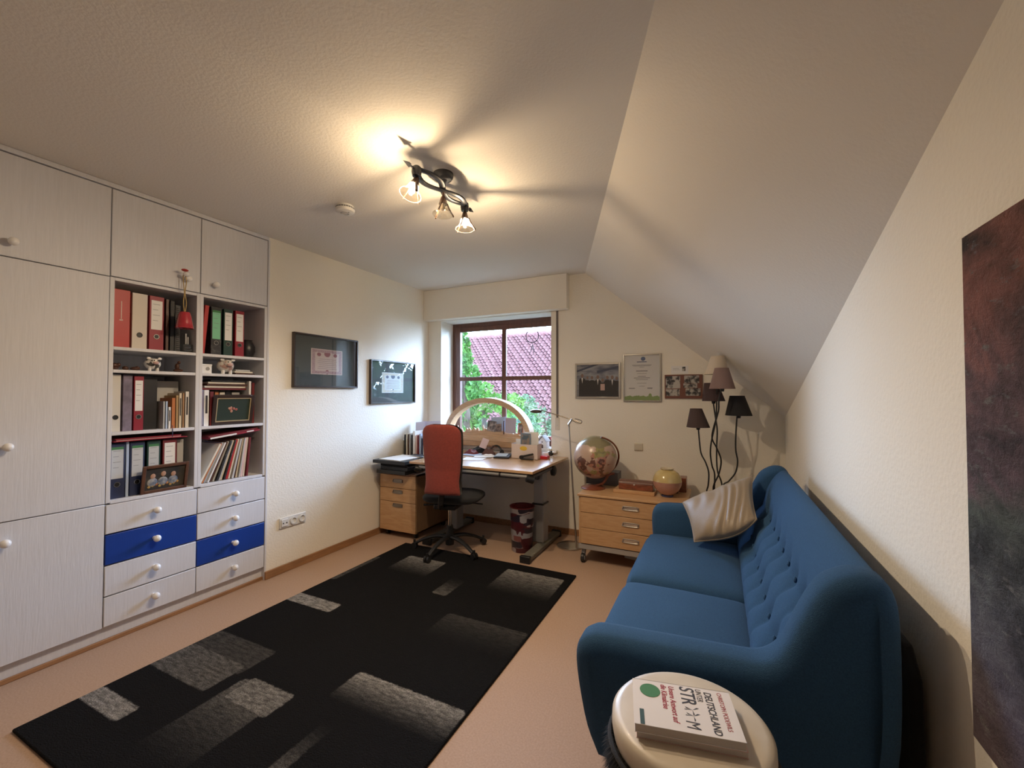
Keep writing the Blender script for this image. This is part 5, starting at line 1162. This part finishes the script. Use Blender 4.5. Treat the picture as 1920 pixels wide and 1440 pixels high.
c = D(908, 3.76); tag(G().rb((c.x, c.y, DKZ + .105), (.07, .004, .10), (R(-20), R(18), .2)).build('folded_note', mat('pinkish_note', (.66, .52, .54), .7)), 'pinkish folded note sticking up from the pouches', 'note')
o = thing('reading_glasses', 'brown-framed reading glasses on top of the pouches', 'glasses', (D(920, 3.72).x, 3.72, DKZ + .07))
c = D(920, 3.70) + Vector((0, 0, .088))
for s in (-1, 1): G().tube([(c.x + s * .022 + .018 * math.cos(a), c.y, c.z + .012 * math.sin(a)) for a in [2 * pi * k / 16 for k in range(17)]], .002, 6, False).build('rim', REDWD, o)
G().tube([(c.x - .04, c.y, c.z), (c.x - .042, c.y + .06, c.z - .01)], .002, 6).tube([(c.x + .04, c.y, c.z), (c.x + .042, c.y + .06, c.z - .01)], .002, 6).build('temple', REDWD, o)
crumple('document_tray', 'dark document tray at the left end of the desk', 'tray', 793, 3.70, .24, .18, .03, DARKM, 0)
sheet('notepad', 'black notepad lying at the left end of the desk', 'notepad', 788, 3.34, .20, .06, 4, BLACK, -.1)
# dreamcatcher
dc = on('y', YW - .03, 998, 630)
o = thing('dreamcatcher', 'thin ring ornament with two feathers hanging in the window', 'ornament', (dc.x, YW - .03, dc.z - .2))
G().tube([(dc.x + .072 * math.cos(a), YW - .03, dc.z + .072 * math.sin(a)) for a in [2 * pi * k / 40 for k in range(41)]], .0042, 8, False).build('ring', mat('matte_black', (.01, .01, .01), .9), o)
G().tube([(dc.x, YW - .03, dc.z + .072), (dc.x + .003, YW - .022, sz1 - .03)], .0012, 5).build('thread', BLACKM, o)
G().tube([(dc.x, YW - .03, dc.z - .072), (dc.x + .003, YW - .03, dc.z - .10)], .0015, 5).build('thread', BLACKM, o)
for s in (-1, 1):
    q = [(dc.x + .003, YW - .03, dc.z - .09), (dc.x + .003 + s * .012, YW - .03, dc.z - .14), (dc.x + (-.038 if s < 0 else .016), YW - .03, dc.z - .215)]
    G().tube(spline(q, 5), [.004, .007, .009, .010, .010, .009, .008, .006, .005, .003, .001], 6, True, .25).build('feather', mat('dark_feather', (.03, .025, .025), .95), o)

# ------------------------------------------------------------------ reading lamp
o = thing('reading_lamp', 'slim steel floor reading lamp between desk and drawer unit', 'floor lamp', (-1.16, 3.62, 0))
G().lathe([(.115, 0), (.115, .010), (.105, .016), (.02, .020)], (-1.20, 3.66, .0005), 40).build('base', STEEL, o)
P = lambda u, v, y=3.60: on('y', y, u, v)
pb = P(1081, 1018); pt = P(1067, 800)
G().tube([(pb.x, 3.60, .018), (pt.x, 3.60, pt.z)], [.008, .0065], 12).build('pole', STEEL, o)
G().tube([P(1067, 800), P(1066, 796), P(1073, 786)], .009, 10).build('knuckle', STEEL, o)
g = G().tube([P(1090, 793), P(1073, 787), P(1015, 769)], .0045, 8); g.tube(spline([P(1078, 785), P(1086, 787), P(1091, 790), P(1089, 794), P(1082, 793), P(1074, 789)], 4), .003, 6); g.build('arm', mat('dark_lamp_metal', (.10, .085, .07), .3, metal=.9), o)
hd_ = P(1005, 771)
G().ball(hd_, .058, 22, (1.0, .62, .32)).build('lamp_head', mat('dark_lamp_metal', (.10, .085, .07), .25, metal=.9), o)

# ------------------------------------------------------------------ drawer unit on castors
du = thing('drawer_unit', 'wide beech three-drawer unit on castors under the globe', 'drawer unit', (-.62, 3.6, 0))
UX0, UX1, UY0, UY1, UT = -1.030, -.215, 3.335, 3.915, .550
g = G().bb(UX0 + .008, UX0 + .024, UY0 + .012, UY1, .155, UT - .018).bb(UX1 - .024, UX1 - .008, UY0 + .012, UY1, .155, UT - .018).bb(UX0 + .008, UX1 - .008, UY1 - .012, UY1, .155, UT - .018).bb(UX0 + .024, UX1 - .024, UY0 + .03, UY1 - .012, .155, .17)
g.build('body', BEECHV, du, bevel=.002)
G().bb(UX0, UX1, UY0 - .004, UY1, UT - .018, UT).build('top', BEECH, du, bevel=.004)
for a, b_ in ((.408, .528), (.286, .404), (.160, .282)):
    d_ = G().bb(UX0 + .026, UX1 - .026, UY0 + .004, UY0 + .022, a, b_).build('drawer', BEECH, du, bevel=.002)
    cuphandle(-.615, (a + b_) / 2 + .008, UY0 + .004, .105, d_, SILVER)
G().bb(UX0 + .008, UX1 - .008, UY0 + .012, UY0 + .04, .112, .152).bb(UX0 + .008, UX1 - .008, UY1 - .04, UY1 - .01, .112, .152).bb(UX0 + .008, UX0 + .035, UY0 + .04, UY1 - .04, .112, .152).bb(UX1 - .035, UX1 - .008, UY0 + .04, UY1 - .04, .112, .152).build('base_frame', mat('light_grey_steel', (.42, .41, .40), .4, metal=.3), du, bevel=.003)
for x in (UX0 + .035, UX1 - .035):
    for y in (UY0 + .04, UY1 - .05):
        c_ = G().cyl((x - .013, y, .036), (x + .013, y, .036), .036, n=24).build('caster', BLACK, du, bevel=.003)
        G().cyl((x - .016, y, .036), (x + .016, y, .036), .022, n=24).build('wheel_disc', GREYM, c_)
        G().rb((x, y + .02, .085), (.03, .03, .062), (R(-22), 0, 0)).build('caster_fork', GREYM, c_, bevel=.004)
# cable block on floor
o = thing('power_strip', 'white power strip lying on the floor under the drawer unit', 'power strip', (-.66, 3.56, 0))
G().rb((-.60, 3.60, .018), (.22, .05, .035), (0, 0, R(-12))).build('housing', SW, o, bevel=.004)
G().tube(spline([(-.70, 3.64, .01), (-.80, 3.70, .01), (-.88, 3.62, .01), (-.78, 3.74, .01), (-.5, 3.80, .01)], 6), .004, 6).build('cord', BLACK, o)

# globe
gc = on('y', 3.60, 1116, 857); GR = .180
gb = thing('globe', 'large tilted globe on a reddish wooden stand on the drawer unit', 'globe', (gc.x, 3.60, UT))
gm = bpy.data.materials.new('globe_map'); gm.use_nodes = True; N = gm.node_tree.nodes; L = gm.node_tree.links; b = N['Principled BSDF']
t = N.new('ShaderNodeTexCoord'); nz = N.new('ShaderNodeTexNoise'); nz.inputs['Scale'].default_value = 6.5; nz.inputs['Detail'].default_value = 7; nz.inputs['Roughness'].default_value = .55
mp = N.new('ShaderNodeMapping'); mp.inputs['Location'].default_value = (.35, .1, .8); L.new(t.outputs['Object'], mp.inputs[0]); L.new(mp.outputs[0], nz.inputs['Vector'])
lm = N.new('ShaderNodeMath'); lm.operation = 'GREATER_THAN'; lm.inputs[1].default_value = .53; L.new(nz.outputs['Fac'], lm.inputs[0])
n3 = N.new('ShaderNodeTexNoise'); n3.inputs['Scale'].default_value = 11; L.new(mp.outputs[0], n3.inputs['Vector'])
lc = N.new('ShaderNodeValToRGB'); lc.color_ramp.interpolation = 'CONSTANT'; e = lc.color_ramp.elements; e[0].color = (.14, .065, .05, 1); e[1].position = .47; e[1].color = (.42, .20, .14, 1); q = e.new(.55); q.color = (.30, .27, .10, 1); q = e.new(.62); q.color = (.22, .20, .09, 1)
L.new(n3.outputs['Fac'], lc.inputs[0])
sz_ = N.new('ShaderNodeSeparateXYZ'); L.new(t.outputs['Object'], sz_.inputs[0])
mr = N.new('ShaderNodeMath'); mr.operation = 'GREATER_THAN'; mr.inputs[1].default_value = (gc.z - UT) + .105
ad = N.new('ShaderNodeMath'); ad.operation = 'MULTIPLY_ADD'; ad.inputs[1].default_value = .14; L.new(nz.outputs['Fac'], ad.inputs[0]); L.new(sz_.outputs['Z'], ad.inputs[2]); sb = N.new('ShaderNodeMath'); sb.operation = 'SUBTRACT'; sb.inputs[1].default_value = .07; L.new(ad.outputs[0], sb.inputs[0]); L.new(sb.outputs[0], mr.inputs[0])
m1 = N.new('ShaderNodeMix'); m1.data_type = 'RGBA'; m1.inputs[6].default_value = (.48, .35, .28, 1); L.new(lm.outputs[0], m1.inputs[0]); L.new(lc.outputs[0], m1.inputs[7])
m2 = N.new('ShaderNodeMix'); m2.data_type = 'RGBA'; L.new(mr.outputs[0], m2.inputs[0]); L.new(m1.outputs[2], m2.inputs[6]); m2.inputs[7].default_value = (.24, .215, .125, 1)
L.new(m2.outputs[2], b.inputs['Base Color']); b.inputs['Roughness'].default_value = .3; b.inputs['Coat Weight'].default_value = .4
G().ball(gc, GR, 64).build('sphere', gm, gb)
ax = Vector((.38, -.25, .86)).normalized()
# meridian half ring around the right side
side = (Vector((.75, .30, 0)) - ax * Vector((.75, .30, 0)).dot(ax)).normalized()
G().tube([gc + (ax * math.cos(a) + side * math.sin(a)) * (GR + .016) for a in [R(-4 + 188 * k / 40) for k in range(41)]], .010, 10, True, .7).build('meridian_ring', REDWD, gb)
G().lathe([(.100, 0), (.102, .006), (.085, .016), (.03, .024), (.016, .03)], (gc.x - .015, 3.58, UT + .0005), 40).build('stand_foot', REDWD, gb)
G().tube(spline([(gc.x - .0, 3.58, UT + .02), (gc.x + .07, 3.585, UT + .05), (gc.x + .115, 3.59, UT + .12), gc + Vector((.155, .02, -.13))], 6), .011, 10).build('stand_arm', REDWD, gb)
slab('storage_box', 'box', mat('grey_blue_card', (.14, .14, .15), .6), gc.x - .12, gc.x + .16, 3.74, 3.88, UT, UT + .115, 'grey flat box behind the globe foot')
# wooden casket on a flat board
xa, xb_ = on('y', 3.50, 1150, 925).x, on('y', 3.50, 1227, 925).x
bd_ = slab('wooden_board', 'board', BEECH, xa + .0, xb_, 3.50, 3.68, UT, UT + .026, 'flat beech board under the brown casket', bevel=.003)
cs = thing('casket', 'small dark brown wooden casket lying on the beech board', 'box', ((xa + xb_) / 2, 3.58, UT + .026))
xa2, xb2 = on('y', 3.53, 1160, 908).x, on('y', 3.53, 1224, 908).x
G().bb(xa2, xb2, 3.53, 3.65, UT + .027, UT + .075).build('box_body', REDWD, cs, bevel=.004)
g = G().prism([(3.528, UT + .075), (3.652, UT + .075), (3.64, UT + .092), (3.60, UT + .100), (3.575, UT + .100), (3.54, UT + .092)], 'yz', xa2 - .002, xb2 + .002); g.build('lid', mat('dark_reddish_wood', (.13, .04, .022), .35, var=.3, vscale=18, vstretch=(2, 8, 8), coat=.3), cs, bevel=.003)
G().lathe([(.005, 0), (.007, .004), (.002, .007)], ((xa2 + xb2) / 2 - .01, 3.5295, UT + .068), 12, (0, -1, 0)).build('clasp', STEEL, cs)
# vase
vc = on('y', 3.55, 1251, 905)
vs_ = thing('vase', 'round ceramic vase, yellow above pink, with a blue foot', 'vase', (vc.x, 3.55, UT))
vp = [(.040, .016), (.060, .026), (.088, .055), (.104, .090), (.108, .120)]
vq = [(.108, .120), (.102, .150), (.084, .182), (.060, .200), (.042, .208)]
G().lathe([(.044, 0), (.046, .004), (.046, .014), (.040, .018)], (vc.x, 3.55, UT + .0005), 36).build('foot', mat('blue_glaze', (.04, .06, .16), .25, coat=.4), vs_)
G().lathe(vp, (vc.x, 3.55, UT), 48, caps=False).build('lower_body', mat('pink_glaze', (.50, .27, .22), .2, coat=.5, var=.15, vscale=12), vs_, smooth=80)
G().lathe(vq, (vc.x, 3.55, UT), 48, caps=False).build('shoulder', mat('yellow_glaze', (.58, .45, .19), .2, coat=.5, var=.15, vscale=12), vs_, smooth=80)
G().lathe([(.042, .208), (.050, .213), (.052, .218), (.044, .219), (.038, .210), (.03, .19)], (vc.x, 3.55, UT), 36, caps=False).build('rim', mat('cream_glaze', (.58, .50, .36), .25, coat=.4), vs_)
slab('wooden_block', 'block', REDWD, -.335, -.245, 3.74, 3.86, UT, UT + .115, 'reddish wooden block behind the vase', bevel=.003)
slab('dark_pouch', 'pouch', mat('dark_red_leather', (.10, .035, .03), .5), -.40, -.30, 3.66, 3.735, UT, UT + .07, 'dark leather pouch behind the vase foot', bevel=.012)

# ------------------------------------------------------------------ five-shade floor lamp
fl = thing('floor_lamp', 'floor lamp with five small fabric shades on twisting black stems', 'floor lamp', (-.03, 3.62, 0))
G().lathe([(.12, 0), (.12, .012), (.10, .02), (.02, .03)], (-.045, 3.62, .0005), 36).build('base', BLACKM, fl)
def shade(u, vt, wt, vb, wb, y, m, lab, path):
    t_ = on('y', y, u[0], vt); b_ = on('y', y, u[1], vb)
    k = (_F.dot(b_ - Vector((0, 0, CZ)))) / FPX
    rb_, rt_ = wb / 2 * k, wt / 2 * k
    c = b_; h = t_.z - b_.z; dx = t_.x - b_.x
    n = 36; g = G(); vs = []
    for (r_, z, o_) in ((rb_, 0, 0), (rt_, h, dx), (rt_ - .002, h, dx), (rb_ - .002, 0, 0)):
        for q in range(n): a = 2 * pi * q / n; vs.append((c.x + o_ + r_ * math.cos(a), y + r_ * math.sin(a), c.z + z))
    fs = [(i * n + q, i * n + (q + 1) % n, ((i + 1) % 4) * n + (q + 1) % n, ((i + 1) % 4) * n + q) for i in range(4) for q in range(n)]
    g.add(vs, fs); sh = g.build('lamp_shade', m, fl, smooth=50); sh['label'] = lab
    pts = [on('y', y * (1 - s_) + 3.62 * s_, a, b2) for (a, b2), s_ in zip(path, [i / max(1, len(path) - 1) for i in range(len(path))])]
    e_ = pts[-1]; pts += [Vector((e_.x * .6 - .018, 3.62, e_.z * .55)), Vector((-.045, 3.62, .03))]
    pts = [Vector((b_.x, y, b_.z + h * .3))] + pts
    st_ = G().tube(spline(pts, 6), .0055, 8).build('stem', BLACKM, fl)
    G().lathe([(.012, 0), (.018, .03), (.018, .06), (.012, .07)], (b_.x, y, b_.z - .02 + .0), 16).build('bulb_socket', BLACKM, st_)
SHW = mat('shade_white', (.62, .54, .44), .9, bump=.2, bscale=300); SHM = mat('shade_mauve', (.23, .155, .14), .9, bump=.2, bscale=300); SHB = mat('shade_brown', (.065, .04, .042), .9, bump=.2, bscale=300); SHD = mat('shade_dark', (.07, .045, .042), .9, bump=.2, bscale=300); SHK = mat('shade_black', (.014, .013, .015), .9, bump=.2, bscale=300)
shade((1346, 1343), 668, 24, 702, 42, 3.60, SHW, 'cream fabric shade, the topmost', [(1343.8, 750), (1341.7, 790), (1334, 827), (1332, 850), (1335, 873), (1340, 890), (1339, 927)])
shade((1353, 1354), 690, 24, 729, 45, 3.47, SHM, 'mauve fabric shade', [(1348, 750), (1347, 771), (1337.5, 804), (1335.4, 823), (1343.8, 840), (1352, 863), (1348, 888), (1338.5, 909), (1337.5, 927)])
shade((1333, 1338), 718, 24, 752, 40, 3.66, SHB, 'dark brown shade behind the mauve one', [(1337.5, 754), (1341.7, 784), (1344.8, 807), (1343.8, 838), (1343.8, 865), (1346, 886), (1354, 915)])
shade((1305, 1309), 766, 21, 801, 41, 3.62, SHD, 'dark brown shade lowest of the five', [(1309.4, 802), (1311.5, 827), (1314.6, 850), (1323, 867), (1328.8, 886), (1328, 909), (1324.6, 930)])
shade((1382, 1385), 742, 25, 779, 46, 3.62, SHK, 'black shade nearest the wall corner', [(1382, 781), (1379.6, 817), (1379.6, 844), (1383, 865), (1379, 886), (1366.7, 902), (1354, 916)])
